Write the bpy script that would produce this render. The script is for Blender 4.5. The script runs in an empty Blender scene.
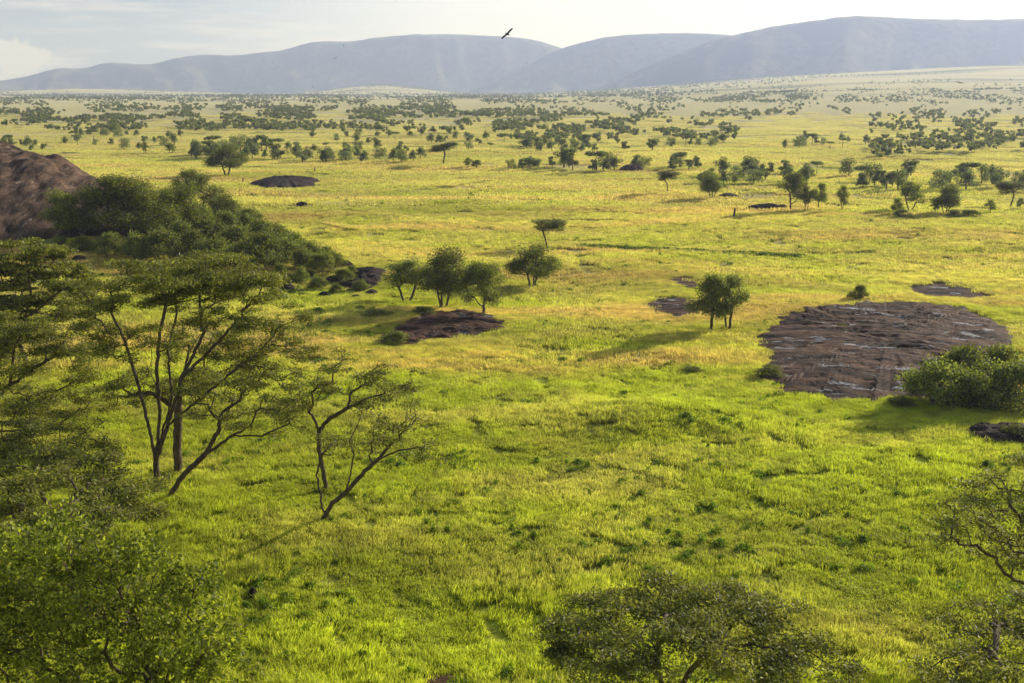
import bpy, math, random
import numpy as np
from mathutils import Vector

random.seed(7)
rng = np.random.default_rng(7)
R = math.radians
C = bpy.context.scene.collection
SC = bpy.context.scene

# ------------------------------------------------------------------ camera geometry
F = 1200.0
HCAM = 30.0
PITCH = math.atan(261.5 / F)
EYE = np.array([0.0, 0.0, HCAM])
SUN_AZ = R(47.0)        # to the right of +Y
SUN_EL = R(18.0)
SUN = np.array([math.sin(SUN_AZ) * math.cos(SUN_EL), math.cos(SUN_AZ) * math.cos(SUN_EL), math.sin(SUN_EL)])


def sst(a, b, x):
    t = np.clip((x - a) / (b - a), 0, 1)
    return t * t * (3 - 2 * t)


def _hash(ix, iy, seed):
    h = (ix.astype(np.int64) * 374761393 + iy.astype(np.int64) * 668265263 + seed * 1442695041) & 0xFFFFFFFF
    h = ((h ^ (h >> 13)) * 1274126177) & 0xFFFFFFFF
    return ((h ^ (h >> 16)) & 0xFFFF) / 65535.0


def noise(x, y, seed=0):
    x = np.asarray(x, float); y = np.asarray(y, float)
    ix = np.floor(x); iy = np.floor(y)
    fx = x - ix; fy = y - iy
    out = 0
    ux = fx * fx * fx * (fx * (fx * 6 - 15) + 10); uy = fy * fy * fy * (fy * (fy * 6 - 15) + 10)

    def g(dx, dy):
        a = _hash(ix + dx, iy + dy, seed) * 2 * math.pi
        return np.cos(a) * (fx - dx) + np.sin(a) * (fy - dy)
    a = g(0, 0) * (1 - ux) + g(1, 0) * ux
    b = g(0, 1) * (1 - ux) + g(1, 1) * ux
    return (a * (1 - uy) + b * uy) * 1.5


def fbm(x, y, seed=0, o=4):
    s = 0; a = 1.0
    for k in range(o):
        s = s + noise(x * 2 ** k, y * 2 ** k, seed + k * 17) * a
        a *= 0.5
    return s


def px_ray(px, py):
    cx = (px - 512) / F; cy = (341.5 - py) / F
    cp, sp = math.cos(PITCH), math.sin(PITCH)
    return np.array([cx, cp + cy * sp, -sp + cy * cp])


def terrain(x, y):
    x = np.asarray(x, float); y = np.asarray(y, float)
    d = np.hypot(x, y) + 1e-6
    ang = np.arctan2(x, np.maximum(y, 1e-6))
    z = 1.0 * fbm(x / 140, y / 140, 3, 3) * sst(40, 200, d)
    z = z + 0.35 * fbm(x / 28, y / 28, 11, 3) * (1 - sst(500, 900, d))
    z = z + 0.10 * fbm(x / 4.5, y / 6, 21, 3) * (1 - sst(150, 420, d))
    z = z + 3 * fbm(x / 700, y / 700, 5, 3) * sst(700, 2500, d)
    # rise of the kopje around the left granite dome
    z = z + 4.5 * np.exp(-((x + 88) / 42) ** 2 - ((y - 215) / 30) ** 2)
    z = z + 1.5 * np.exp(-((x + 36) / 12) ** 2 - ((y - 185) / 14) ** 2)
    z = z + 1.2 * np.exp(-((x - 12) / 9) ** 2 - ((y - 104) / 5) ** 2)
    z = z + 1.6 * np.exp(-((x + 36) / 5) ** 2 - ((y - 240) / 7) ** 2)
    # the hill the camera stands on
    z = z + 16 * (1 - sst(12, 58, y)) * (y > -200)
    # far plain: sinks a little on the left, climbs to foothills on the right
    rt = sst(-0.02, 0.30, ang)
    z = z - 0.0085 * np.maximum(d - 1500, 0) * (1 - rt) * (1 - sst(5000, 5200, d) * 0)
    z = z + rt * 0.017 * np.maximum(np.minimum(d, 5000) - 1700, 0)
    z = z + 30 * np.exp(-((ang - 0.40) / 0.10) ** 2 - ((d - 4700) / 700) ** 2)
    z = z + 42 * np.exp(-((ang + 0.105) / 0.05) ** 2 - ((d - 5600) / 500) ** 2)
    z = z + 30 * np.exp(-((ang + 0.33) / 0.08) ** 2 - ((d - 6400) / 500) ** 2)
    return z


TT = 20.0 * 1.012 ** np.arange(0, 540)


def ground(px, py):
    """point of the ground seen at a pixel of the photograph"""
    r = px_ray(px, py)
    t = TT
    for _ in range(3):
        P_ = EYE[None] + r[None] * t[:, None]
        below = P_[:, 2] < terrain(P_[:, 0], P_[:, 1])
        if not below.any():
            k = len(t) - 2
            if _ == 0: t = np.array([8990.0, 9000.0]); k = 0
        else: k = max(int(below.argmax()) - 1, 0)
        t = np.linspace(t[k], t[k + 1], 30)
    p = EYE + r * t[15]
    return np.array([p[0], p[1], float(terrain(p[0], p[1]))])


def at(px, py, dist):
    """point on the sight line of a pixel at a given horizontal distance along Y"""
    r = px_ray(px, py)
    return EYE + r * (dist / r[1])


# ------------------------------------------------------------------ mesh helpers
def mesh_np(name, V, Fc, mats=(), smooth=False, mat_idx=None, attr=None):
    me = bpy.data.meshes.new(name)
    V = np.asarray(V, np.float32)
    if isinstance(Fc, np.ndarray):
        n = Fc.shape[1]
        loops = Fc.ravel().astype(np.int32)
        starts = (np.arange(len(Fc)) * n).astype(np.int32)
    else:
        ns = np.concatenate([np.full(len(f), f.shape[1]) for f in Fc if len(f)])
        loops = np.concatenate([f.ravel() for f in Fc if len(f)]).astype(np.int32)
        starts = np.concatenate([[0], np.cumsum(ns)[:-1]]).astype(np.int32)
    me.vertices.add(len(V)); me.vertices.foreach_set('co', V.ravel())
    me.loops.add(len(loops)); me.loops.foreach_set('vertex_index', loops)
    me.polygons.add(len(starts)); me.polygons.foreach_set('loop_start', starts)
    for m in mats: me.materials.append(m)
    if mat_idx is not None: me.polygons.foreach_set('material_index', np.asarray(mat_idx, np.int32))
    if smooth: me.polygons.foreach_set('use_smooth', np.ones(len(starts), bool))
    if attr is not None:
        a = me.attributes.new('tip', 'FLOAT', 'POINT'); a.data.foreach_set('value', np.asarray(attr, np.float32))
    me.update(calc_edges=True)
    return me


def link(name, me, parent=None, loc=(0, 0, 0)):
    o = bpy.data.objects.new(name, me); C.objects.link(o)
    o.location = loc
    if parent is not None: o.parent = parent
    return o


def tag(o, label=None, cat=None, group=None, kind=None):
    if label: o['label'] = label
    if cat: o['category'] = cat
    if group: o['group'] = group
    if kind: o['kind'] = kind
    return o


def empty(name, loc, rz=0.0, s=1.0):
    o = bpy.data.objects.new(name, None); C.objects.link(o)
    o.location = loc; o.rotation_euler = (0, 0, rz); o.scale = (s, s, s)
    o.empty_display_size = 0.5
    return o


# ------------------------------------------------------------------ node helpers
class NT:
    def __init__(s, mat):
        mat.use_nodes = True
        s.t = mat.node_tree; s.t.nodes.clear()

    def n(s, typ, **kw):
        nd = s.t.nodes.new(typ)
        ins = kw.pop('ins', {})
        for k, v in kw.items(): setattr(nd, k, v)
        for k, v in ins.items():
            if isinstance(v, bpy.types.NodeSocket): s.t.links.new(v, nd.inputs[k])
            else: nd.inputs[k].default_value = v
        return nd

    def math(s, op, a, b=0.0, clamp=False):
        return s.n('ShaderNodeMath', operation=op, use_clamp=clamp, ins={0: a, 1: b}).outputs[0]

    def mix(s, f, a, b, mode='MIX'):
        nd = s.n('ShaderNodeMix', data_type='RGBA', blend_type=mode)
        for k, v in ((0, f), (6, a), (7, b)):
            if isinstance(v, bpy.types.NodeSocket): s.t.links.new(v, nd.inputs[k])
            else: nd.inputs[k].default_value = v if k == 0 else (*v[:3], 1.0)
        return nd.outputs[2]

    def ramp(s, f, a, b, lo=0.0, hi=1.0):
        return s.n('ShaderNodeMapRange', interpolation_type='SMOOTHSTEP', ins={0: f, 1: a, 2: b, 3: lo, 4: hi}).outputs[0]

    def noise(s, vec, scale, detail=3, rough=0.55, stretch=None):
        if stretch is not None:
            vec = s.n('ShaderNodeVectorMath', operation='MULTIPLY', ins={0: vec, 1: stretch}).outputs[0]
        return s.n('ShaderNodeTexNoise', ins={'Vector': vec, 'Scale': scale, 'Detail': detail, 'Roughness': rough}).outputs[0]


def grass_colour(nt, pos):
    """green, yellow and straw patches laid over the plain by world position"""
    sep = nt.n('ShaderNodeSeparateXYZ', ins={0: pos})
    dist = nt.n('ShaderNodeVectorMath', operation='LENGTH', ins={0: pos}).outputs['Value']
    big = nt.noise(pos, 0.018, 3)
    mid = nt.noise(pos, 0.09, 3, stretch=(0.6, 1.0, 1.0))
    fine = nt.noise(pos, 0.55, 3, 0.6)
    streak = nt.noise(pos, 0.05, 4, 0.6, stretch=(0.25, 1.0, 1.0))
    green = (0.55, 0.59, 0.055)
    yell = (0.69, 0.62, 0.17)
    straw = (0.76, 0.55, 0.22)
    tan = (0.60, 0.53, 0.27)
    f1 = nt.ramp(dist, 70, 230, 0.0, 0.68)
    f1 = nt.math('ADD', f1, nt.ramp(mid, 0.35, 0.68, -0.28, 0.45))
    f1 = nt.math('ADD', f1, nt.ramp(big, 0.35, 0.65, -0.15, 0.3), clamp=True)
    c = nt.mix(f1, green, yell)
    f2 = nt.math('MULTIPLY', nt.ramp(streak, 0.46, 0.64, 0, 0.75), nt.ramp(dist, 85, 130))
    c = nt.mix(f2, c, straw)
    f3 = nt.ramp(fine, 0.3, 0.7, 0.74, 1.16)
    c = nt.mix(1.0, c, nt.n('ShaderNodeCombineXYZ', ins={0: f3, 1: f3, 2: f3}).outputs[0], 'MULTIPLY')
    band = nt.ramp(nt.noise(pos, 0.03, 3, 0.55, stretch=(0.35, 1.0, 1)), 0.35, 0.62, 0.78, 1.06)  # broad bands of light and shade put into albedo as differing grass tone
    c = nt.mix(1.0, c, nt.n('ShaderNodeCombineXYZ', ins={0: band, 1: band, 2: band}).outputs[0], 'MULTIPLY')
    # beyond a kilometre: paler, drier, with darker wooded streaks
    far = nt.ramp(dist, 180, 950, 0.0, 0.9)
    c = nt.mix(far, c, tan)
    wood = nt.math('MULTIPLY', nt.ramp(nt.noise(pos, 0.0022, 4, 0.6, stretch=(0.45, 1.3, 1)), 0.47, 0.60), nt.ramp(dist, 1600, 3200, 0, 0.75))
    c = nt.mix(wood, c, (0.07, 0.085, 0.03))
    return c, dist, fine, mid


def make_mat(name): return bpy.data.materials.new(name)


# ground
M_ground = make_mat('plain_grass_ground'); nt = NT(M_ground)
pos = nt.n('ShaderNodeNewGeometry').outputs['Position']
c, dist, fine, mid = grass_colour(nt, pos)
micro = nt.noise(pos, 2.2, 4, 0.7)
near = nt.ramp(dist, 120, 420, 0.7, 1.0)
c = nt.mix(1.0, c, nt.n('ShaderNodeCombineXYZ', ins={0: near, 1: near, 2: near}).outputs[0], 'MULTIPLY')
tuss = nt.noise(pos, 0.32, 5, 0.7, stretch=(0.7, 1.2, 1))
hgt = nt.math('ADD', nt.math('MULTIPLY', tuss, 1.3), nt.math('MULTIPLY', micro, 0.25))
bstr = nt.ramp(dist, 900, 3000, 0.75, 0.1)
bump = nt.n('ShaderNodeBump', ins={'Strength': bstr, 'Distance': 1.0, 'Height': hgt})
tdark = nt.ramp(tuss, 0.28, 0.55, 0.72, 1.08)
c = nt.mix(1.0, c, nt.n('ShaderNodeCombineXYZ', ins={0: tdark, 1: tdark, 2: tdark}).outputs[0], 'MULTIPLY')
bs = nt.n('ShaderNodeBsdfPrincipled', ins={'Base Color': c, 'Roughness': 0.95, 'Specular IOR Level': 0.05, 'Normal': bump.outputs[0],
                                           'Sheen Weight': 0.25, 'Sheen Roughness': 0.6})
nt.t.links.new(c, bs.inputs['Sheen Tint'])
nt.t.links.new(bs.outputs[0], nt.n('ShaderNodeOutputMaterial').inputs[0])


def foliage_mat(name, base, lighter, trans=0.5, use_obj=True, var=0.5, warm=None):
    m = make_mat(name); nt = NT(m)
    geo = nt.n('ShaderNodeNewGeometry')
    rnd = geo.outputs['Random Per Island']
    c = nt.mix(nt.math('MULTIPLY', rnd, var, clamp=True), base, lighter)  # each leaf takes a random tone between the two colours
    big = nt.noise(geo.outputs['Position'], 0.7, 2)
    v = nt.ramp(big, 0.3, 0.7, 0.65, 1.35)
    c = nt.mix(1.0, c, nt.n('ShaderNodeCombineXYZ', ins={0: v, 1: v, 2: v}).outputs[0], 'MULTIPLY')
    if use_obj:
        oi = nt.n('ShaderNodeObjectInfo').outputs['Random']
        c = nt.mix(nt.ramp(oi, 0.0, 1.0, 0, 0.45), c, warm or (0.10, 0.085, 0.02))
    d = nt.n('ShaderNodeBsdfPrincipled', ins={'Base Color': c, 'Roughness': 0.55, 'Specular IOR Level': 0.25})
    t = nt.n('ShaderNodeBsdfTranslucent')
    tc = nt.mix(1.0, c, (1.5, 1.6, 0.6), 'MULTIPLY')
    nt.t.links.new(tc, t.inputs[0])
    mx = nt.n('ShaderNodeMixShader', ins={0: trans, 1: d.outputs[0], 2: t.outputs[0]})
    nt.t.links.new(mx.outputs[0], nt.n('ShaderNodeOutputMaterial').inputs[0])
    return m


M_acacia = foliage_mat('acacia_leaflets', (0.085, 0.098, 0.018), (0.42, 0.40, 0.085), 0.35, False, 0.9)
M_bush = foliage_mat('bush_leaves', (0.10, 0.125, 0.026), (0.44, 0.45, 0.10), 0.40, var=0.85)
M_bright = foliage_mat('broad_bright_leaves', (0.075, 0.10, 0.014), (0.40, 0.42, 0.07), 0.5, False, 1.0)
M_treefar = foliage_mat('savanna_tree_leaves', (0.15, 0.175, 0.04), (0.45, 0.47, 0.12), 0.40, var=0.8)
M_crownfar_hazed = foliage_mat('far_tree_leaves_hazed', (0.17, 0.20, 0.095), (0.36, 0.39, 0.18), 0.4, var=0.8)  # paler, greyer leaves: distance haze is put into their colour

M_herb = foliage_mat('herb_leaves', (0.10, 0.16, 0.015), (0.26, 0.34, 0.04), 0.4, False, 0.9)

M_bark = make_mat('tree_bark'); nt = NT(M_bark)
pos = nt.n('ShaderNodeNewGeometry').outputs['Position']
nn = nt.noise(pos, 3.0, 4, 0.7, stretch=(3, 3, 0.6))
c = nt.mix(nt.ramp(nn, 0.3, 0.7), (0.035, 0.022, 0.013), (0.17, 0.115, 0.065))
bs = nt.n('ShaderNodeBsdfPrincipled', ins={'Base Color': c, 'Roughness': 0.85})
bp = nt.n('ShaderNodeBump', ins={'Strength': 0.6, 'Distance': 0.05, 'Height': nn}); nt.t.links.new(bp.outputs[0], bs.inputs['Normal'])
nt.t.links.new(bs.outputs[0], nt.n('ShaderNodeOutputMaterial').inputs[0])

# grass blades: same patches as the ground below them
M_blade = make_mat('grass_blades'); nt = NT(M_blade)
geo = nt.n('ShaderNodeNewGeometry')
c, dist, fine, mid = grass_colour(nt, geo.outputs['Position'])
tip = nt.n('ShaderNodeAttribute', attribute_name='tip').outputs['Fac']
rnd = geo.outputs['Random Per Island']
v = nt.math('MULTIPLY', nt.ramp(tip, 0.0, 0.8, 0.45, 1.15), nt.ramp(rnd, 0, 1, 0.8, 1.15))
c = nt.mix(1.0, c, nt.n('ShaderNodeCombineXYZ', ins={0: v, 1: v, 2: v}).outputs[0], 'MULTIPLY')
d = nt.n('ShaderNodeBsdfPrincipled', ins={'Base Color': c, 'Roughness': 0.6, 'Specular IOR Level': 0.2})
t = nt.n('ShaderNodeBsdfTranslucent'); nt.t.links.new(nt.mix(1.0, c, (1.45, 1.48, 0.95), 'MULTIPLY'), t.inputs[0])
mx = nt.n('ShaderNodeMixShader', ins={0: 0.5, 1: d.outputs[0], 2: t.outputs[0]})
nt.t.links.new(mx.outputs[0], nt.n('ShaderNodeOutputMaterial').inputs[0])


def rock_mat(name, dark, lightc, pale, streak, wet=0.0, lichen=0.5, sc=1.0, turn=0.0):
    m = make_mat(name); nt = NT(m)
    pos = nt.n('ShaderNodeNewGeometry').outputs['Position']
    pos = nt.n('ShaderNodeMapping', ins={'Vector': pos, 'Rotation': (0, 0, turn)}).outputs[0]
    a = nt.noise(pos, 0.35 * sc, 6, 0.7, stretch=streak)
    b = nt.noise(pos, 1.6 * sc, 6, 0.75, stretch=streak)
    e = nt.noise(pos, 7.0, 3, 0.7)
    c = nt.mix(nt.ramp(a, 0.36, 0.62), dark, lightc)
    c = nt.mix(nt.ramp(b, 0.5, 0.62, 0, 0.75), c, dark)
    c = nt.mix(nt.math('MULTIPLY', nt.ramp(nt.noise(pos, 0.8 * sc, 5, 0.75, stretch=streak), 0.58, 0.68), lichen), c, pale)
    vv = nt.ramp(e, 0.3, 0.7, 0.7, 1.25)
    c = nt.mix(1.0, c, nt.n('ShaderNodeCombineXYZ', ins={0: vv, 1: vv, 2: vv}).outputs[0], 'MULTIPLY')
    h = nt.math('ADD', nt.math('MULTIPLY', b, 0.8), nt.math('MULTIPLY', e, 0.2))
    bp = nt.n('ShaderNodeBump', ins={'Strength': 1.0, 'Distance': 0.6, 'Height': h})
    rough = 0.8; spec = 0.12
    if wet > 0:
        w = nt.ramp(nt.noise(pos, 0.5, 3, 0.6, stretch=(streak[0] * 1.6, streak[1] * 0.8, 1)), 0.61, 0.66)
        rough = nt.math('SUBTRACT', 0.75, nt.math('MULTIPLY', w, 0.75 * wet))
        nt.t.links.new(nt.math('SUBTRACT', 0.9, w), bp.inputs['Strength'])
        spec = nt.math('ADD', 0.1, nt.math('MULTIPLY', w, 0.5))
        c = nt.mix(nt.math('MULTIPLY', w, 0.7), c, (0.05, 0.055, 0.065))
    bs = nt.n('ShaderNodeBsdfPrincipled', ins={'Base Color': c, 'Roughness': rough, 'Specular IOR Level': spec, 'Normal': bp.outputs[0]})
    nt.t.links.new(bs.outputs[0], nt.n('ShaderNodeOutputMaterial').inputs[0])
    return m


M_dome = rock_mat('dome_granite', (0.050, 0.033, 0.023), (0.27, 0.165, 0.105), (0.50, 0.38, 0.31), (1.6, 0.40, 0.24), 0, 0.85, 1.1, 0.25)
M_slab = rock_mat('slab_granite', (0.022, 0.012, 0.008), (0.22, 0.115, 0.064), (0.34, 0.27, 0.22), (0.30, 1.5, 1.0), 1.0, 0.5, 1.0, 0.28)
M_rock = rock_mat('dark_rock', (0.022, 0.015, 0.012), (0.10, 0.06, 0.045), (0.22, 0.19, 0.17), (0.8, 1, 1), 0, 0.5)

M_hill = make_mat('hill_slopes'); nt = NT(M_hill)
geo = nt.n('ShaderNodeNewGeometry'); pos = geo.outputs['Position']
a = nt.noise(pos, 0.0022, 6, 0.65, stretch=(1.0, 0.6, 2.0))
b = nt.noise(pos, 0.02, 3, 0.7)
c = nt.mix(nt.ramp(a, 0.4, 0.6), (0.03, 0.04, 0.03), (0.15, 0.135, 0.075))
c = nt.mix(nt.ramp(b, 0.48, 0.6, 0, 0.8), c, (0.03, 0.04, 0.02))
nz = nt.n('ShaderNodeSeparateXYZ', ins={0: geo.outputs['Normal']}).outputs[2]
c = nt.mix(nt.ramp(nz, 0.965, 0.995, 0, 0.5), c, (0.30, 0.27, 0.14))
bs = nt.n('ShaderNodeBsdfPrincipled', ins={'Base Color': c, 'Roughness': 0.95, 'Specular IOR Level': 0.05})
nt.t.links.new(bs.outputs[0], nt.n('ShaderNodeOutputMaterial').inputs[0])

# ------------------------------------------------------------------ ground sheet
SLABS = []     # (cx, cy, rx, ry, rot, seed): rock patches where no grass grows


PROFILE = {}    # outlines surveyed from the photograph: seed -> (angles, radius factors)


def slab_w(th, seed):
    w = 1 + (0.17 * noise(np.cos(th) * 1.3 + seed * 7.1, np.sin(th) * 1.3, seed) + 0.13 * noise(np.cos(th) * 4 + seed, np.sin(th) * 4, seed + 5)) * (0.25 if seed in PROFILE else 1) + 0.09 * noise(np.cos(th) * 11 + seed, np.sin(th) * 11, seed + 9) + 0.05 * noise(np.cos(th) * 27 + seed, np.sin(th) * 27, seed + 3)
    if seed in PROFILE: w = w * np.interp(np.mod(th, 2 * math.pi), *PROFILE[seed], period=2 * math.pi)
    return w


def slab_r(x, y, s):
    cx, cy, rx, ry, rot, seed = s
    dx = x - cx; dy = y - cy
    u = (dx * math.cos(rot) + dy * math.sin(rot)) / rx
    v = (-dx * math.sin(rot) + dy * math.cos(rot)) / ry
    r = np.hypot(u, v)
    th = np.arctan2(v, u)
    w = slab_w(th, seed)
    return r / w


def build_ground():
    th = np.concatenate([np.arange(-180, -36, 3.0), np.arange(-36, 36, 0.125), np.arange(36, 181, 3.0)]) * math.pi / 180
    rr = [0.0, 4, 8, 14, 20, 26, 32, 38]
    while rr[-1] < 600: rr.append(rr[-1] * 1.0065 if rr[-1] > 45 else rr[-1] + 0.5)
    while rr[-1] < 22000: rr.append(rr[-1] * 1.02)
    rr = np.array(rr)
    T, Q = np.meshgrid(th, rr)
    X = Q * np.sin(T); Y = Q * np.cos(T)
    Z = terrain(X, Y)
    Z = Z + np.where(Y < 0, -0.0, 0)
    V = np.stack([X, Y, Z], -1).reshape(-1, 3)
    n, m = Q.shape
    i = np.arange(n - 1)[:, None] * m + np.arange(m - 1)[None, :]
    Fq = np.stack([i, i + m, i + m + 1, i + 1], -1).reshape(-1, 4)
    o = link('ground', mesh_np('ground', V, Fq, [M_ground], True))
    tag(o, 'open green and yellow grass plain running out to the hills', None, None, 'structure')


build_ground()


def build_hill(name, sil, D, front, back, seed, label, base_z):
    sil = np.array(sil, float)
    pxs = np.arange(sil[0, 0], sil[-1, 0] + 1, 5.0)
    pys = np.interp(pxs, sil[:, 0], sil[:, 1])
    k = np.ones(5) / 5
    pys = np.convolve(np.pad(pys, 2, 'edge'), k, 'valid')
    pts = np.array([at(a, b, D) for a, b in zip(pxs, pys)])
    nv = 90
    v = np.linspace(0, 1, nv)
    U = len(pxs)
    V = np.zeros((nv, U, 3))
    crest = pts[:, 2]
    along = pts[:, 0]
    for j, t in enumerate(v):
        if t < 0.6:
            s = t / 0.6; dep = D - front * (1 - s)
            prof = np.sin(s * math.pi / 2) ** 1.15 if s < 1 else 1.0
            prof = s * s * (3 - 2 * s) * 0.5 + 0.5 * math.sin(s * math.pi / 2) ** 1.3
        else:
            s = (t - 0.6) / 0.4; dep = D + back * s
            prof = 1 - s * s * (3 - 2 * s)
        x = along * (dep / D)
        wob = fbm(along / 900 + seed, np.full(U, t * 1.1), seed, 4)
        gul = np.abs(noise(along / 330 + seed * 3 + t * 0.8, np.full(U, t * 0.9), seed + 2)) + 0.5 * np.abs(noise(along / 140 + seed - t, np.full(U, t * 1.6), seed + 4))
        spur = (wob * 0.32 - gul * 0.52) * 4 * prof * (1 - prof)
        z = base_z + (crest - base_z) * np.clip(prof + spur * 0.9, 0, 1.0)
        z = z + fbm(along / 60, np.full(U, t * 12.0), seed + 8, 2) * 3 * prof
        V[j, :, 0] = x; V[j, :, 1] = dep; V[j, :, 2] = z
    i = np.arange(nv - 1)[:, None] * U + np.arange(U - 1)[None, :]
    Fq = np.stack([i, i + 1, i + U + 1, i + U], -1).reshape(-1, 4)
    o = link(name, mesh_np(name, V.reshape(-1, 3), Fq, [M_hill], True))
    tag(o, label, None, None, 'structure')
    return V


silA = [(-420, 84), (-200, 82), (-60, 84), (0, 81), (30, 76), (55, 68), (85, 69), (105, 62), (150, 65), (175, 58), (205, 54), (235, 56), (262, 52), (285, 51), (297, 45), (320, 41), (350, 42), (380, 37), (410, 35), (450, 34), (480, 35.5), (515, 37), (540, 41), (560, 48), (600, 60), (660, 80), (700, 100)]
silB = [(440, 99), (470, 92), (500, 79), (530, 64), (556, 50), (580, 43), (605, 37), (640, 34), (680, 33), (720, 34), (760, 40), (800, 60), (860, 100)]
silC = [(560, 100), (590, 90), (620, 78), (660, 60), (695, 47), (720, 38), (745, 33), (775, 26), (820, 20), (850, 16), (880, 17), (920, 19), (975, 20), (1024, 19), (1100, 17), (1250, 20), (1400, 40), (1500, 90)]
HV = []
HV.append(build_hill('hills', silA, 9500, 1500, 1600, 2, 'long blue-grey range of hills across the left horizon', -62))
HV.append(build_hill('hills', silB, 8200, 1500, 1500, 5, 'middle hazy hill between the left range and the right hill', -50))
HV.append(build_hill('hills', silC, 6800, 1400, 1500, 9, 'broad hazy hill with flat top filling the right horizon', -45))
# ------------------------------------------------------------------ rocks
def slab_obj(name, s, height, mat, label, cat, rough=0.25, res=(90, 160), group=None, prof=0.5):
    cx, cy, rx, ry, rot, seed = s
    rr = np.concatenate([np.linspace(0.0, 0.93, res[0]), np.linspace(0.94, 1.06, 12)])
    th = np.linspace(0, 2 * math.pi, res[1] + 1)[:-1]
    Rr, T = np.meshgrid(rr, th, indexing='ij')
    w = slab_w(T, seed)
    u = Rr * w * rx * np.cos(T); v = Rr * w * ry * np.sin(T)
    X = cx + u * math.cos(rot) - v * math.sin(rot); Y = cy + u * math.sin(rot) + v * math.cos(rot)
    base = float(terrain(cx, cy))
    f = np.clip(1 - Rr ** 2, 0, 1) ** prof
    Z = terrain(X, Y) + height * f + 0.05
    Z = Z + rough * fbm(X / 3.0, Y / 1.6, seed + 31, 4) * np.clip(f * 2, 0, 1) - 0.25 * np.abs(noise(X / 5 + seed, Y / 1.5, seed + 3)) * np.clip(f, 0, 1) * min(1, height)
    Z = Z - sst(0.96, 1.06, Rr) * 0.5
    V = np.stack([X - cx, Y - cy, Z - base], -1).reshape(-1, 3)
    n, m = Rr.shape
    i = np.arange(n - 1)[:, None] * m + np.arange(m)[None, :]
    j = np.arange(n - 1)[:, None] * m + (np.arange(m) + 1)[None, :] % m
    Fq = np.stack([i, i + m, j + m, j], -1).reshape(-1, 4)
    o = link(name, mesh_np(name, V, Fq, [mat], True), None, (cx, cy, base))
    tag(o, label, cat, group)
    return o


def slab_px(px0, px1, py0, py1, rot, seed):
    a = ground((px0 + px1) / 2, py0); b = ground((px0 + px1) / 2, py1)
    m = ground((px0 + px1) / 2, (py0 + py1) / 2)
    cy = (a[1] + b[1]) / 2; ry = (a[1] - b[1]) / 2
    xc = (px0 + px1) / 2
    rx = (px1 - px0) / 2 / F * cy * 1.02
    cx = m[0]
    return (cx, cy, rx, ry, rot, seed)


poly = np.array([ground(a, b + 2)[:2] for a, b in [(756, 345), (762, 328), (782, 316), (812, 307), (845, 303), (875, 301), (905, 302), (935, 303), (965, 308), (992, 318), (1010, 334), (1012, 350), (995, 368), (970, 385),
                                                   (935, 398), (895, 404), (850, 405), (815, 400), (790, 391), (765, 382), (757, 374), (772, 362), (762, 352)]])
c_ = np.array([(poly[:, 0].min() + poly[:, 0].max()) / 2, (poly[:, 1].min() + poly[:, 1].max()) / 2])
S1 = (c_[0], c_[1], float(np.ptp(poly[:, 0])) / 2, float(np.ptp(poly[:, 1])) / 2, 0.0, 4)
u_ = (poly[:, 0] - S1[0]) / S1[2]; v_ = (poly[:, 1] - S1[1]) / S1[3]
th_ = np.mod(np.arctan2(v_, u_), 2 * math.pi); o_ = np.argsort(th_)
PROFILE[4] = (th_[o_], np.hypot(u_, v_)[o_])
S2 = slab_px(644, 706, 297, 320, 0.0, 6)
S3 = slab_px(672, 702, 277, 291, 0.0, 8)
S4 = slab_px(400, 504, 311, 342, 0.0, 12)
S5 = slab_px(905, 990, 283, 300, 0.0, 14)
S6 = slab_px(258, 316, 179, 189, 0.0, 16)
S7 = slab_px(966, 1050, 428, 448, 0.0, 18)
S8 = slab_px(342, 384, 268, 292, 0.0, 20)
S9 = slab_px(372, 430, 331, 348, 0.0, 22)
S10 = slab_px(414, 460, 674, 690, 0.0, 24)
SLABS = [S1, S2, S3, S4, S5, S7, S8, S9, S10]
slab_obj('granite_slab', S1, 0.9, M_slab, 'broad low brown granite slab with wet streaks, the largest bare rock in the grass', 'rock', 0.20, (150, 260))
slab_obj('granite_slab', S2, 0.35, M_slab, 'flat brown rock patch just left of the pair of trees', 'rock', 0.10)
slab_obj('granite_slab', S3, 0.3, M_slab, 'smallest flat rock patch in the grass behind the twin trees', 'rock', 0.10, (40, 80))
slab_obj('granite_slab', S4, 0.65, M_slab, 'rounded dark rock shelf in the shade under the clump of three trees', 'rock', 0.25)
slab_obj('granite_slab', S5, 0.15, M_slab, 'thin reddish rock patch lying flat in the grass beyond the big slab', 'rock', 0.10)
slab_obj('rock_mound', S6, 2.1, M_rock, 'long low dark rock mound standing alone in the yellow grass near the lone tree', 'rock', 0.3, (40, 90))
slab_obj('rock_outcrop', S7, 0.9, M_rock, 'dark broken rock in the grass below the right-hand bushes at the picture edge', 'rock', 0.35, (40, 90))
slab_obj('rock_outcrop', S8, 0.9, M_rock, 'brown sloping rock at the foot of the shrubby kopje', 'rock', 0.4, (40, 90))
slab_obj('granite_slab', S9, 0.35, M_slab, 'low shaded rock ledge in front of the shelf under the three trees', 'rock', 0.3, (40, 90))
slab_obj('granite_slab', S10, 0.25, M_slab, 'small flat brown stone in the near grass at the bottom of the picture', 'rock', 0.06, (30, 60))
g = ground(302, 206); slab_obj('boulder', (g[0], g[1], 1.5, 1.3, 0.2, 26), 1.1, M_rock, 'small black boulder alone in the yellow grass below the rock mound', 'boulder', 0.2, (16, 32))
g = ground(632, 171); slab_obj('rock_mound', (g[0], g[1], 4.2, 3.0, 0.1, 28), 2.3, M_dome, 'small red-brown rock mound at the far edge of the open grass', 'rock', 0.3, (20, 40))
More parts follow.
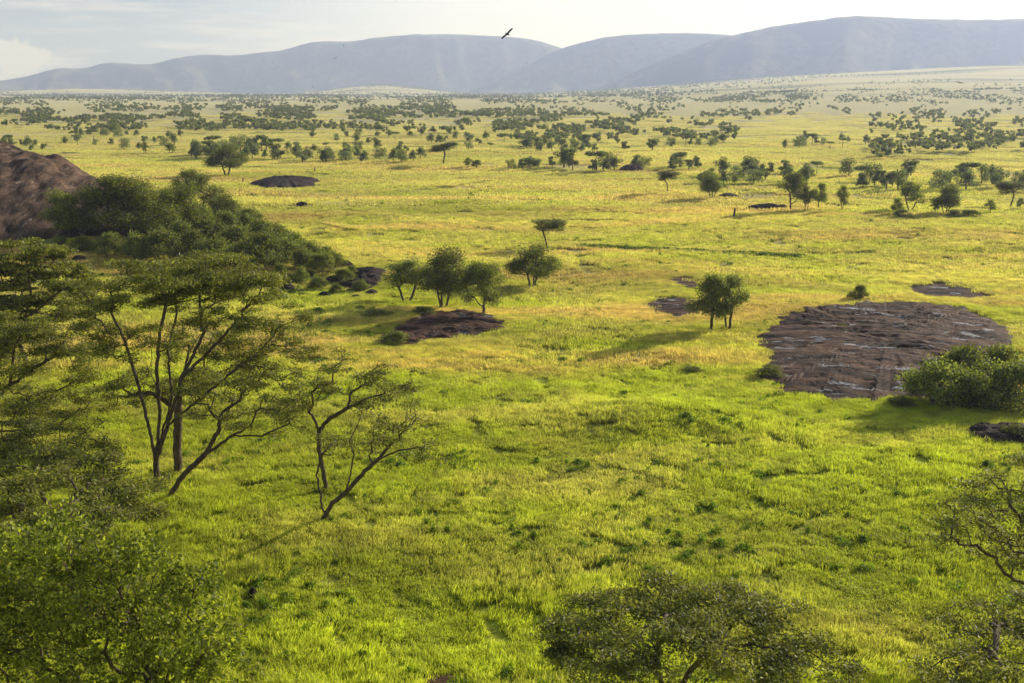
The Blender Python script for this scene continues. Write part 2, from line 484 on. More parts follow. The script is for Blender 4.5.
g = ground(766, 209); slab_obj('rock_mound', (g[0], g[1], 5.0, 2.5, 0.1, 30), 1.3, M_rock, 'low dark rock mound left of the row of four field trees', 'rock', 0.3, (20, 40))
g = ground(730, 197); slab_obj('rock_mound', (g[0], g[1], 2.9, 2.0, 0.1, 32), 0.9, M_rock, 'low dark mound right beside the dense round field tree', 'rock', 0.2, (20, 40))


def build_dome():
    g0 = ground(35, 243)
    cx, cy = g0[0] - 36, g0[1] + 28
    rx, ry, H = 56, 38, 21
    base = float(terrain(cx, cy))
    rr = np.linspace(0, 1.0, 150); th = np.linspace(0, 2 * math.pi, 361)[:-1]
    Rr, T = np.meshgrid(rr, th, indexing='ij')
    w = 1 + 0.10 * noise(np.cos(T) * 1.5, np.sin(T) * 1.5, 77)
    X = cx + Rr * w * rx * np.cos(T); Y = cy + Rr * w * ry * np.sin(T)
    f = np.clip(1 - Rr ** 1.7, 0, 1) ** 0.95
    Z = base + H * f - 1.0
    Z += 1.4 * fbm(X / 14, Y / 14, 41, 4) * np.clip(f * 3, 0, 1)
    ridge = np.abs(noise(X / 6.0, Y / 26.0 + Z * 0.02, 47))
    Z += -1.3 * np.clip(0.35 - ridge, 0, 1) * np.clip(f * 3, 0, 1) + 0.35 * fbm(X / 2.2, Y / 5, 49, 3) * np.clip(f * 3, 0, 1)
    V = np.stack([X - cx, Y - cy, Z - base], -1).reshape(-1, 3)
    n, m = Rr.shape
    i = np.arange(n - 1)[:, None] * m + np.arange(m)[None, :]
    j = np.arange(n - 1)[:, None] * m + (np.arange(m) + 1)[None, :] % m
    Fq = np.stack([i, i + m, j + m, j], -1).reshape(-1, 4)
    o = link('granite_dome', mesh_np('granite_dome', V, Fq, [M_dome], True), None, (cx, cy, base))
    tag(o, 'great bare reddish brown granite dome rising at the left edge', 'rock')
    return (cx, cy, rx, ry, 0.0, 77)


DOME = build_dome()
SLABS.append((DOME[0], DOME[1], DOME[2] * 0.97, DOME[3] * 0.97, 0, 77))


# ------------------------------------------------------------------ trees
def resample(pl, step, jit=0.0):
    pl = [np.array(p, float) for p in pl]
    out = [pl[0]]
    for a, b in zip(pl[:-1], pl[1:]):
        n = max(1, int(round(np.linalg.norm(b - a) / step)))
        for k in range(1, n + 1):
            out.append(a + (b - a) * k / n + (rng.normal(0, jit, 3) if k < n or True else 0))
    return out


def colonize(trunks, att, step, bf=0.35):
    """grow a skeleton: every crown point joins the tree where reach plus path back to the root is shortest"""
    P = []; par = []; pl_ = []
    for pl in trunks:
        pts = resample(pl, step, step * 0.10)
        last = -1
        if P:
            d = np.linalg.norm(np.array(P) - pts[0], axis=1); k = int(d.argmin())
            if d[k] < max(step * 2.0, 0.8): last = k
        if last == -1:
            P.append(pts[0]); par.append(-1); pl_.append(0.0); last = len(P) - 1
        for p in pts[1:]:
            P.append(p); par.append(last); pl_.append(pl_[last] + float(np.linalg.norm(p - P[last]))); last = len(P) - 1
    A = np.array(att)
    PA = np.array(P); PL = np.array(pl_)
    zmin = PA[:, 2].max() * 0.35
    high = PA[:, 2] > zmin
    d = np.linalg.norm(A[:, None] - PA[None], axis=2) + bf * PL[None] + np.where(high, 0, 3.0)[None]
    best = d.argmin(1); cost = d.min(1)
    todo = np.ones(len(A), bool)
    for _ in range(len(A)):
        k = int(np.where(todo, cost, 1e9).argmin())
        if not todo[k]: break
        todo[k] = False
        a = A[k]; src = int(best[k]); p0 = P[src]
        L_ = float(np.linalg.norm(a - p0)); n = max(1, int(L_ / (step * 1.6)))
        side = rng.normal(0, 1, 3) * L_ * 0.05
        last = src; news = []
        for q in range(1, n + 1):
            f = q / n
            p = p0 + (a - p0) * f + side * math.sin(f * math.pi) + np.array([0, 0, -0.10 * L_ * math.sin(f * math.pi)]) * (L_ > 1.0)
            P.append(p); par.append(last); pl_.append(pl_[last] + L_ / n); last = len(P) - 1; news.append(last)
        for q in news[-2:]:
            c = np.linalg.norm(A - P[q], axis=1) + bf * pl_[q]
            u = (c < cost) & todo
            cost[u] = c[u]; best[u] = q
    return np.array(P), np.array(par)


def radii(P, par, r0, rbase, e=2.0):
    n = len(P); acc = np.zeros(n); nch = np.zeros(n, int)
    for i in range(n):
        if par[i] >= 0: nch[par[i]] += 1
    r = np.zeros(n)
    for i in range(n - 1, -1, -1):
        r[i] = max(acc[i], r0 ** e) ** (1 / e)
        if par[i] >= 0: acc[par[i]] += r[i] ** e
    root = np.where(par < 0)[0]
    mx = r[root].max()
    g = math.log(rbase / r0) / math.log(max(mx / r0, 1.5))
    return r0 * (r / r0) ** g, nch


def tubes(P, par, r, sides=6, rmin=0.0, flare=True):
    n = len(P)
    ch = [[] for _ in range(n)]
    for i in range(n):
        if par[i] >= 0: ch[par[i]].append(i)
    V = []; Fq = []
    stack = [(i, -1) for i in range(n) if par[i] < 0]
    while stack:
        s, origin = stack.pop()
        chain = ([origin] if origin >= 0 else []) + [s]
        cur = s
        while ch[cur]:
            k = max(ch[cur], key=lambda q: r[q])
            for q in ch[cur]:
                if q != k: stack.append((q, cur))
            chain.append(k); cur = k
        if len(chain) < 2 or r[chain[1]] < rmin: continue
        ns = sides if r[chain[1]] > 0.05 else (4 if r[chain[1]] > 0.02 else 3)
        pts = P[chain]; rad = r[chain].copy()
        if origin >= 0: rad[0] = min(rad[0], rad[1] * 1.15)
        rad[-1] *= 0.4
        if origin < 0 and flare: rad[0] *= 1.45
        tan = np.gradient(pts, axis=0); tan /= np.linalg.norm(tan, axis=1)[:, None] + 1e-9
        ref = np.array([0.31, 0.95, 0.05]); 
        b = np.cross(tan, ref); b /= np.linalg.norm(b, axis=1)[:, None] + 1e-9
        c = np.cross(tan, b)
        base = len(V) and sum(len(x) for x in V)
        a = np.arange(ns) * 2 * math.pi / ns
        ring = pts[:, None] + rad[:, None, None] * (np.cos(a)[None, :, None] * b[:, None] + np.sin(a)[None, :, None] * c[:, None])
        V.append(ring.reshape(-1, 3))
        m = len(pts)
        i = (np.arange(m - 1)[:, None] * ns + np.arange(ns)[None])
        j = (np.arange(m - 1)[:, None] * ns + (np.arange(ns)[None] + 1) % ns)
        Fq.append(np.stack([i, j, j + ns, i + ns], -1).reshape(-1, 4) + base)
    return np.concatenate(V), np.concatenate(Fq)


def leaf_quads(cen, l, w, flat, lvar=0.4):
    n = len(cen)
    up = rng.normal(0, 1, (n, 3)); up /= np.linalg.norm(up, axis=1)[:, None]
    nrm = up * (1 - flat) + np.array([0, 0, 1.0]) * flat
    nrm /= np.linalg.norm(nrm, axis=1)[:, None] + 1e-9
    t = rng.normal(0, 1, (n, 3)); u = np.cross(nrm, t); u /= np.linalg.norm(u, axis=1)[:, None] + 1e-9
    v = np.cross(nrm, u)
    s = (1 + rng.uniform(-lvar, lvar, n))[:, None]
    u = u * l * 0.5 * s; v = v * w * 0.5 * s
    V = np.stack([cen - u, cen - v - u * 0.1, cen + u, cen + v - u * 0.1], 1).reshape(-1, 3)
    Fq = np.arange(4 * n).reshape(-1, 4)
    return V, Fq


def ell_pts(n, c, rx, ry, rz, shell=0.0):
    d = rng.normal(0, 1, (n, 3)); d /= np.linalg.norm(d, axis=1)[:, None]
    q = rng.uniform(shell, 1, n) ** (1 / 3) if shell == 0 else (rng.uniform(shell ** 3, 1, n)) ** (1 / 3)
    return np.array(c) + d * q[:, None] * np.array([rx, ry, rz])


def tree_meshes(name, trunks, att, step, di, dk, rbase, r0, leaf_n, leaf, spread, flat, leafmat, tipr=2.2, limit=5000, sides=6, rmin=0.0, bias=(0, 0, 0.1), keep=1.0):
    P, par = colonize(trunks, att, step)
    r, nch = radii(P, par, r0, rbase)
    Vt, Ft = tubes(P, par, r, sides, rmin)
    tr = mesh_np(name + '_trunk', Vt, Ft, [M_bark], True)
    ntr = sum(max(1, len(t)) for t in trunks)
    nd = np.ones(len(P))
    for i in range(len(P) - 1, -1, -1):
        if par[i] >= 0: nd[par[i]] += nd[i]
    tips = P[nd <= 4]
    tips = tips[tips[:, 2] > P[:, 2].max() * 0.22]
    if keep < 1: tips = tips[rng.uniform(0, 1, len(tips)) < keep]
    cen = np.repeat(tips, leaf_n, 0) + rng.normal(0, 1, (len(tips) * leaf_n, 3)) * np.array(spread)
    V, Fq = leaf_quads(cen, leaf[0], leaf[1], flat)
    cr = mesh_np(name + '_crown', V, Fq, [leafmat])
    return tr, cr, len(P)


def near_acacia(label, root_px, trunks_px, pads, D, leaf_n=10, keep=1.0, rbase=0.3, leaf=(0.25, 0.075), name='acacia_tree', mat=None, root=None, dens=7.5, rz=0.34, step=0.32, depth=3.0, cat='tree', sink=0.1, zfix=None, group=None, spread=(0.34, 0.34, 0.08), flat=0.5, shape='pad'):
    g = ground(*root_px) if root is None else np.array([root[0], root[1], float(terrain(root[0], root[1]))])
    if D is None: D = g[1]
    org = g
    tl = []
    for pl in trunks_px:
        q = []
        for t in pl:
            if t == 'root': q.append(np.array([0, 0, -sink]))
            else: q.append(at(t[0], t[1], D + (t[2] if len(t) > 2 else 0)) - org)
        tl.append(q)
    att = []
    pxs_ = [p[0] for p in pads]; padmid = (min(pxs_) + max(pxs_)) / 2; padw = (max(pxs_) - min(pxs_)) / 2
    for pd in pads:
        off = pd[3] if len(pd) > 3 else rng.uniform(-depth, depth)
        if zfix is not None:      # crown seen from above: its layers lie near one height
            r_ = px_ray(pd[0], pd[1]); zt = zfix + rng.normal(0, 0.3) - 0.9 * ((pd[0] - padmid) / padw) ** 2
            c = EYE + r_ * ((HCAM - zt) / -r_[2]) - org
        else: c = at(pd[0], pd[1], D + off * 0.5) - org
        rx = pd[2] / F * D * 1.18
        if shape == 'pad':
            for _ in range(6):      # every layer breaks into a few overlapping flat sprays
                a_ = rng.uniform(0, 6.283); q_ = math.sqrt(rng.uniform(0, 1)) * rx * 0.9
                r_ = rx * rng.uniform(0.30, 0.52)
                cc = c + np.array([math.cos(a_) * q_, math.sin(a_) * q_, rng.normal(0, 0.55 if zfix is None else 0.16)])
                n = int(dens * r_ * r_ * 3.0) + 5
                att.append(ell_pts(n, cc, r_, r_ * 1.1, rz * 0.6 + 0.03 * r_))
        else:
            n = int(dens * rx ** 2 * 4) + 10
            att.append(ell_pts(n, c, rx, rx, rx * 0.85))
    att = np.concatenate(att)
    leaf_n = int(leaf_n * 2.0)
    tr, cr, n = tree_meshes(name, tl, att, step, step * 7, step * 1.3, rbase, 0.012, leaf_n, leaf, spread, flat, mat or M_acacia, tipr=2.3, limit=4500, keep=keep)
    e = empty(name, tuple(org)); tag(e, label, cat, group)
    link('trunk', tr, e); link('crown', cr, e)
    return e


# the large acacia stand on the left
near_acacia('tall many-stemmed flat-crowned acacia standing in the left middle of the grass', (157, 496),
            [['root', (156, 462), (150, 430), (141, 395), (128, 350), (118, 325)], [(156, 462), (160, 420), (157, 370), (160, 330)],
             [(156, 462), (168, 425), (182, 378), (205, 330)], [(157, 470), (160, 440, 1), (172, 400, 1), (168, 350, 2), (176, 315, 2)], [(141, 395), (152, 360), (150, 325)],
             [(182, 378), (215, 345), (240, 318)], [(168, 425), (205, 395, -1), (240, 365, -1), (262, 345, -2)]],
            [(190, 267, 42), (140, 272, 30), (235, 279, 32), (112, 287, 24), (170, 286, 38), (213, 297, 34), (150, 304, 30), (105, 305, 18), (262, 300, 20), (95, 333, 18), (130, 330, 20), (250, 322, 22),
             (195, 318, 22), (272, 345, 18), (228, 345, 18), (180, 276, 35, 4), (160, 280, 35, -4), (220, 285, 30, 5), (118, 352, 14), (255, 285, 24), (290, 318, 14), (210, 272, 30, -3), (95, 315, 18), (110, 345, 18), (160, 335, 22), (225, 340, 22), (285, 335, 16), (300, 350, 12), (85, 300, 14), (250, 362, 18), (280, 375, 16)], None, leaf_n=11, rbase=0.25)
near_acacia('acacia with one straight thick trunk close behind the tall many-stemmed one', (178, 474),
            [['root', (177, 440), (179, 410), (180, 385)], [(179, 410), (150, 392)], [(180, 385), (190, 350), (200, 335)], [(180, 385), (165, 365)]],
            [(125, 388, 20), (152, 396, 24), (105, 400, 14), (192, 372, 20), (215, 355, 20), (175, 350, 18), (205, 380, 18), (140, 375, 14), (236, 372, 16)], None, leaf_n=11, rbase=0.36)
near_acacia('small acacia leaning right with layered low crown beside the tall one', (166, 500),
            [['root', (182, 476), (205, 455), (232, 436), (252, 425)], [(205, 455), (218, 432), (222, 412)], [(232, 436), (262, 436), (285, 425)], [(222, 412), (240, 400)]],
            [(212, 392, 24), (252, 388, 24), (236, 405, 22), (284, 402, 18), (196, 405, 16), (272, 420, 16), (300, 418, 12), (226, 420, 14), (265, 372, 18)], None, leaf_n=10, rbase=0.2)
near_acacia('wide acacia at the left edge with dark limb reaching right', None,
            [['root', (-14, 430), (-8, 400), (10, 385)], [(-14, 432), (25, 430), (60, 424)], [(-8, 400), (-30, 370)], [(10, 385), (40, 365), (62, 352)], [(10, 385), (14, 350)], [(60, 424), (75, 412)]],
            [(40, 330, 24), (12, 345, 26), (62, 345, 20), (30, 368, 26), (78, 368, 18), (8, 392, 24), (52, 396, 24), (88, 400, 16), (18, 412, 18), (-30, 340, 30), (-40, 380, 30), (-20, 360, 30), (70, 418, 12), (30, 352, 30), (65, 325, 24), (95, 350, 16), (15, 322, 26), (40, 412, 26), (70, 385, 22), (10, 440, 20)], 92, root=(-41.5, 92), leaf_n=11, rbase=0.26)
near_acacia('broad acacia crown on the slope just below the granite dome', None,
            [['root', (20, 345), (24, 320), (30, 300)], [(24, 320), (50, 300), (62, 288)], [(20, 345), (-5, 315), (-10, 295)]],
            [(18, 262, 26), (52, 266, 22), (8, 284, 24), (48, 290, 26), (76, 282, 14), (28, 308, 24), (66, 312, 20), (-20, 275, 26), (-30, 300, 26), (30, 278, 26), (5, 322, 20), (65, 255, 18), (30, 248, 22), (10, 300, 26), (85, 300, 14), (45, 325, 22), (60, 278, 22), (15, 335, 18)], 120, root=(-49, 119), leaf_n=12, rbase=0.25, leaf=(0.32, 0.15), depth=5)
near_acacia('feathery flat acacia crown spreading behind the bright leafy tree', None,
            [['root', (60, 560), (62, 530), (70, 515)], [(62, 530), (30, 510), (10, 500)], [(62, 530), (100, 515), (130, 505)], [(70, 515), (80, 495)]],
            [(18, 462, 30), (66, 463, 30), (110, 474, 28), (28, 490, 32), (84, 494, 34), (134, 502, 24), (146, 486, 16), (50, 515, 30), (-20, 480, 34), (105, 520, 26), (0, 510, 30), (50, 475, 34), (95, 460, 22), (125, 488, 26), (70, 530, 30), (20, 530, 30), (140, 515, 16), (45, 450, 22)], 63, root=(-24.0, 63), zfix=7.6, leaf_n=11, rbase=0.22, leaf=(0.25, 0.09), depth=3.5)
near_acacia('low feathery acacia at the left edge in front of the dark limb', None,
            [['root', (40, 492), (38, 470), (30, 455)], [(38, 470), (60, 455), (78, 446)], [(30, 455), (8, 445)]],
            [(20, 440, 26), (55, 436, 26), (88, 440, 20), (5, 455, 26), (40, 455, 28), (78, 458, 22), (105, 452, 12), (-20, 445, 30), (30, 425, 18)], 76, root=(-30.0, 76), leaf_n=10, rbase=0.16, depth=3)
near_acacia('crooked small acacia with bare dark trunk, the rear one of two thin trees', (327, 490),
            [['root', (322, 466), (318, 445), (319, 430), (330, 418), (348, 408), (368, 398)], [(319, 430), (312, 415), (305, 405)], [(348, 408), (352, 392)]],
            [(350, 386, 28), (390, 394, 24), (312, 394, 22), (372, 373, 20), (332, 368, 16), (408, 385, 12), (360, 400, 18)], None, leaf_n=8, rbase=0.19, keep=0.9, dens=7)
near_acacia('thin sparse acacia leaning right over the grass, front one of two thin trees', (321, 522),
            [['root', (332, 503), (345, 494), (358, 478), (376, 461), (398, 450)], [(322, 512), (320, 492), (316, 476), (322, 455)], [(345, 494), (350, 478), (353, 455)], [(376, 461), (395, 440)], [(398, 450), (425, 447)]],
            [(402, 436, 24), (382, 424, 22), (428, 448, 14), (345, 438, 18), (412, 420, 18), (330, 445, 10), (370, 445, 16)], None, leaf_n=6, rbase=0.18, keep=0.8, dens=7)
near_acacia('umbrella acacia seen from above at the bottom of the picture', None,
            [['root', (676, 730), (672, 700), (655, 672), (640, 655), (618, 640)], [(672, 700), (692, 668), (710, 652), (722, 640)], [(672, 700), (720, 690), (765, 672), (800, 660)], [(655, 672), (660, 645), (668, 625)], [(640, 655), (600, 632, 1)], [(672, 700), (640, 682, -1), (610, 668, -1)], [(710, 652), (750, 635, 2)]],
            [(600, 668, 30, 0), (650, 662, 34, 0), (710, 665, 34, 0), (760, 676, 30, 0), (575, 655, 22, 0), (700, 645, 36, 0), (620, 628, 44, 2), (690, 612, 40, 0), (770, 655, 34, 0), (730, 612, 40, 1), (560, 655, 16, -1), (640, 600, 40, 3), (700, 600, 42, 3), (590, 612, 34, 1), (752, 610, 38, 2), (640, 618, 46, 0), (710, 620, 46, 0), (788, 628, 34, 0), (566, 630, 24, 0), (600, 640, 30, -1), (820, 652, 28, 0), (760, 642, 34, -1), (680, 635, 36, -1), (560, 642, 14, 0), (836, 670, 20, -1), (790, 662, 26, -1), (612, 655, 20, -2), (665, 592, 34, 4), (730, 596, 30, 4)],
            47, root=(6.6, 46.5), zfix=8.0, leaf_n=11, rbase=0.17, leaf=(0.19, 0.075), rz=0.2, dens=9, step=0.25, spread=(0.24, 0.24, 0.06), flat=0.5)
near_acacia('acacia reaching in from the right edge, upper of the two there', None,
            [['root', (1085, 610), (1060, 590), (1024, 583), (1005, 575), (996, 562)], [(1060, 590), (1050, 550), (1030, 530)], [(1050, 550), (1010, 545), (985, 535)], [(1030, 530), (1010, 505)], [(1060, 590), (1090, 540)]],
            [(985, 492, 24), (1010, 485, 24), (1012, 515, 28), (962, 528, 22), (950, 512, 14), (988, 542, 26), (1030, 555, 26), (975, 506, 18), (1060, 500, 40), (1080, 530, 40), (1045, 470, 26)], 62, root=(30, 61.5), leaf_n=8, rbase=0.25, leaf=(0.22, 0.08), dens=7)
near_acacia('acacia reaching in from the right edge, lower of the two there', None,
            [['root', (1072, 720), (1050, 690), (1020, 670)], [(1050, 690), (1040, 650), (1020, 630)], [(1020, 670), (980, 660)], [(1050, 690), (1080, 640)]],
            [(968, 628, 26), (1000, 612, 28), (1018, 640, 34), (978, 655, 30), (944, 672, 22), (1008, 676, 34), (1050, 610, 40), (1080, 650, 40), (960, 684, 26)], 47, root=(22.5, 46), zfix=8.0, leaf_n=11, rbase=0.24, leaf=(0.19, 0.075), rz=0.2, dens=8, step=0.27)
near_acacia('bright green broad-leaved tree filling the bottom left corner', None,
            [['root', (115, 800), (118, 740), (80, 690), (50, 640)], [(118, 740), (130, 680), (140, 620)], [(118, 740), (180, 700), (205, 650)], [(80, 690), (30, 680)], [(130, 680), (105, 620)], [(180, 700), (225, 690)]],
            [(50, 600, 60), (130, 590, 48), (185, 625, 45), (100, 650, 60), (215, 672, 36), (15, 565, 40), (165, 690, 48), (10, 660, 50), (70, 555, 32), (150, 560, 26), (60, 700, 60), (225, 640, 22), (60, 535, 30), (190, 580, 26), (20, 620, 60), (130, 640, 50), (80, 590, 50), (180, 655, 45), (-40, 620, 60), (240, 700, 30), (110, 560, 30)],
            47, root=(-15.5, 46.5), leaf_n=13, rbase=0.22, leaf=(0.19, 0.13), name='leafy_tree', mat=M_bright, dens=4.6, step=0.30, depth=2.2, spread=(0.17, 0.17, 0.15), flat=0.25, shape='ball')
near_acacia('bright green bush growing under the umbrella acacia', None,
            [['root', (660, 720), (655, 690)], [(660, 720), (690, 690)], [(660, 720), (630, 690)]],
            [(655, 672, 26), (690, 678, 26), (625, 680, 22), (720, 690, 26), (600, 695, 22)], 50, root=(6.2, 50.5), leaf_n=8, rbase=0.07, leaf=(0.17, 0.11), name='leafy_bush', mat=M_bright, dens=3.0, step=0.28, depth=0.8, spread=(0.18, 0.18, 0.16), flat=0.25, shape='ball', cat='bush')


# medium trees, shared meshes, every tree a thing of its own
def proto_round(seed, h, w, stems, lumps, leafmat, leaf_n=10, leaf=(0.19, 0.11), z0=0.24, step=0.36, umbrella=False, dens=2.2, rbase=0.17, spread=0.25, flat=0.35):
    att = []
    for k in range(lumps):
        a = rng.uniform(0, 2 * math.pi); q = math.sqrt(rng.uniform(0.05, 1)) * w / 2 * 0.74
        if umbrella:
            c = (q * math.cos(a), q * math.sin(a), h * rng.uniform(0.60, 0.93)); rx = w * rng.uniform(0.14, 0.22); rz = h * 0.08
        else:
            zz = rng.uniform(z0 + 0.12, 0.90); shrink = 1 - 0.7 * max(0, zz - 0.55) / 0.35
            c = (q * shrink * math.cos(a), q * shrink * math.sin(a), h * zz); rx = w * rng.uniform(0.08, 0.19); rz = rx * rng.uniform(0.4, 0.75)
        att.append(ell_pts(int(dens * 26 * rx * rx) + 12, c, rx, rx, rz))
    att = np.concatenate(att); att = att[att[:, 2] > h * z0 * 0.85]
    trunks = []
    for k in range(stems):
        a = 2 * math.pi * k / stems + rng.uniform(-0.5, 0.5); o = 0.12 * (stems > 1)
        b = np.array([math.cos(a) * o, math.sin(a) * o, -0.15])
        t = rng.uniform(0.10, 0.22) * w * (0.5 if stems == 1 else 1)
        trunks.append([b, b + np.array([math.cos(a) * t * 0.35, math.sin(a) * t * 0.35, h * z0 * 0.6]), np.array([math.cos(a) * t, math.sin(a) * t, h * (z0 + 0.22)])])
    nm = 'savanna_tree'
    tr, cr, n = tree_meshes(nm, trunks, att, step, step * 9, step * 1.35, rbase, 0.018, leaf_n, leaf, (spread, spread, spread * (0.35 if umbrella else 0.8)), flat if not umbrella else 0.75, leafmat, tipr=2.6, limit=2600, sides=5, rmin=0.0, bias=(0, 0, 0.12))
    return {'trunk': tr, 'crown': cr, 'h': h}


PR = [proto_round(k, 6.0, w, st, lu, M_treefar) for k, (w, st, lu) in enumerate([(6.4, 2, 22), (5.8, 1, 20), (7.2, 3, 26), (5.2, 2, 18), (6.4, 1, 24)])]
PU = [proto_round(30 + k, 6.0, 7.4, 1, 20, M_treefar, umbrella=True, leaf=(0.2, 0.09)) for k in range(2)]
PBUSH = [proto_round(60 + k, 3.0, 5.2, 5, 24, M_bush, z0=0.06, leaf=(0.17, 0.11), rbase=0.07, step=0.30, dens=1.9, leaf_n=9, spread=0.2) for k in range(3)]
PBIG = [proto_round(80 + k, 9.5, 12.5, 3, 34, M_bush, z0=0.15, leaf=(0.24, 0.16), rbase=0.26, step=0.5, dens=1.0, leaf_n=11, spread=0.32) for k in range(2)]


def plant(proto, px, py, hpx, label, name='savanna_tree', cat='tree', group=None, widen=1.0, loc=None):
    g = ground(px, py) if loc is None else np.array([loc[0], loc[1], float(terrain(*loc))])
    s = hpx * g[1] / F / proto['h'] * 1.04
    e = empty(name, (g[0], g[1], g[2] - 0.05), rng.uniform(0, 6.28)); e.scale = (s * widen, s * widen, s)
    tag(e, label, cat, group)
    link('trunk' if cat == 'tree' else 'stem', proto['trunk'], e)
    link('crown' if cat == 'tree' else 'foliage', proto['crown'], e)
    return e


T = [
    (PR[0], 407, 303, 44, 1.25, 'leftmost of the clump of three round dark trees above the rock shelf'),
    (PR[2], 443, 309, 61, 0.95, 'tallest tree, in the middle of the clump of three above the rock shelf'),
    (PR[4], 482, 316, 55, 0.95, 'nearest tree of the clump of three, its trunk by the rock shelf'),
    (PR[2], 532, 288, 43, 1.15, 'round bushy tree standing just right of the clump of three'),
    (PU[0], 548, 249, 29, 1.0, 'small lone umbrella tree behind the round bushy tree'),
    (PR[1], 711, 332, 62, 0.85, 'left and taller tree of the pair throwing a long shadow across the grass'),
    (PR[3], 728, 331, 57, 0.95, 'right and rounder tree of the pair throwing a long shadow'),
    (PR[2], 227, 176, 30, 1.25, 'lone broad dark tree on the open grass beyond the kopje'),
    (PR[3], 145, 154, 12, 1.0, 'small round tree alone on the far grass above the granite dome'),
    (PR[0], 171, 154, 11, 1.1, 'small low tree right of the one above the dome'),
    (PU[1], 443, 165, 22, 1.2, 'spreading umbrella tree at the far edge of the open grass'),
    (PR[3], 468, 168, 10, 1.3, 'low round bush-like tree right of the spreading umbrella tree'),
    (PR[0], 477, 169, 9, 1.5, 'very low dark tree, second to the right of the spreading umbrella tree'),
    (PU[0], 668, 193, 21, 0.9, 'small light umbrella tree left of the dense round field tree'),
    (PR[2], 712, 199, 26, 1.1, 'dense round field tree with a dark mound at its right foot'),
    (PR[3], 735, 185, 10, 1.0, 'small tree behind the dense round field tree'),
    (PR[4], 791, 211, 38, 0.85, 'tallest tree at the left end of the field row of four'),
    (PR[3], 806, 211, 24, 0.8, 'small tree next to the tallest in the field row of four'),
    (PR[1], 819, 210, 28, 0.75, 'thin tree third from the left in the field row of four'),
    (PR[3], 842, 211, 25, 0.75, 'slim tree standing apart at the right end of the field row'),
    (PR[1], 897, 215, 17, 0.9, 'small tree leaning against the left of the light round tree'),
    (PR[0], 910, 211, 29, 1.0, 'light round tree left of the open gap in the right field'),
    (PR[2], 946, 215, 30, 1.0, 'dark full tree with bushes at its foot in the right field'),
    (PR[3], 936, 214, 15, 1.1, 'low bushy tree at the left foot of the dark full tree'),
    (PU[0], 1010, 207, 25, 1.0, 'flat-topped tree near the right edge of the field'),
    (PR[3], 1020, 210, 12, 1.0, 'small tree cut by the right edge of the picture in the field'),
    (PR[3], 990, 213, 13, 1.3, 'low spreading tree between the dark full tree and the flat-topped one'),
]
for p, px, py, h, wd, lab in T: plant(p, px, py, h, lab, widen=wd)

# big trees and shrubs on the kopje beside the dome
plant(PBIG[0], 70, 240, 54, 'dark rounded tree standing against the granite dome', name='kopje_tree', widen=0.8)
plant(PBIG[1], 124, 241, 66, 'large spreading tree with pale limbs beside the granite dome', name='kopje_tree', widen=1.2)
plant(PBIG[0], 172, 238, 58, 'large green tree right of the spreading one on the kopje', name='kopje_tree', widen=1.1)
plant(PR[0], 196, 217, 46, 'round-topped dark tree at the back of the kopje', name='kopje_tree', widen=1.2)
plant(PBIG[1], 112, 225, 48, 'rounded tree half hidden behind the large trees by the dome', name='kopje_tree', widen=0.9)
plant(PR[2], 225, 232, 36, 'short full tree at the right side of the kopje thicket', name='kopje_tree', widen=1.2)
plant(PR[0], 250, 238, 30, 'low round tree at the far right of the kopje thicket', name='kopje_tree', widen=1.2)
KB = [(60, 250, 14), (85, 252, 15), (110, 258, 24), (138, 262, 28), (150, 248, 26), (165, 262, 30), (182, 252, 30), (192, 266, 34), (208, 250, 30), (215, 270, 32), (225, 248, 34), (238, 262, 34), (246, 272, 30), (258, 256, 34),
      (266, 270, 36), (275, 252, 28), (284, 266, 26), (296, 258, 24), (302, 270, 22), (312, 264, 22), (322, 276, 22), (327, 262, 16), (336, 270, 16), (344, 284, 15), (318, 290, 14), (300, 284, 16), (352, 276, 10), (360, 292, 12), (335, 296, 12), (280, 284, 20), (200, 236, 26), (242, 240, 24)]
for k, (px, py, h) in enumerate(KB):
    plant(PBUSH[k % 3], px, py, h, 'dark green shrub in the dense thicket on the kopje right of the granite dome', name='shrub', cat='shrub', group='shrubs crowding the kopje', widen=0.9 + 0.2 * math.sin(k * 1.7))
g = None
for k, (px, py, h, w, lab) in enumerate([
    (938, 408, 48, 1.0, 'rounded bush at the left end of the clump beside the big slab'),
    (968, 411, 40, 1.0, 'lower front bush in the middle of the clump beside the big slab'),
    (962, 392, 46, 0.8, 'tall dark bush behind the others of the clump beside the big slab'),
    (990, 405, 44, 1.0, 'large full bush right of the middle in the clump beside the big slab'),
    (1015, 412, 48, 1.0, 'bush cut by the right edge of the picture beside the big slab'),
    (1000, 388, 42, 0.9, 'rear right bush half hidden in the clump beside the big slab'),
    (900, 408, 12, 1.6, 'low dark scrub spreading from the bush clump onto the slab edge'),
    (858, 302, 17, 0.8, 'small leafy bush at the back edge of the big slab'),
    (768, 378, 13, 1.6, 'bright low leafy plant at the left corner of the big slab'),
    (1012, 440, 16, 1.4, 'dark low bush on the broken rock at the right edge'),
    (395, 345, 13, 1.6, 'low dark bush on the shaded rock ledge under the three trees'),
    (425, 316, 9, 2.2, 'low scrub on top of the shaded rock shelf'),
    (376, 318, 9, 2.4, 'low scrub in the shade left of the rock shelf'),
    (690, 374, 8, 2.4, 'low tuft of dark herbs on the hump in front of the twin trees'),
    (955, 218, 8, 1.6, 'round dark bush at the right foot of the dark full tree'),
    (846, 331, 7, 2.4, 'low strip of green plants growing from a crack in the middle of the big slab'),
    (902, 218, 8, 1.6, 'dark low bush at the left foot of the light round tree'),
    (970, 218, 8, 2.0, 'low dark bush in the field right of the dark full tree')]):
    plant(PBUSH[k % 3], px, py, h, lab, name='bush', cat='bush', widen=w)


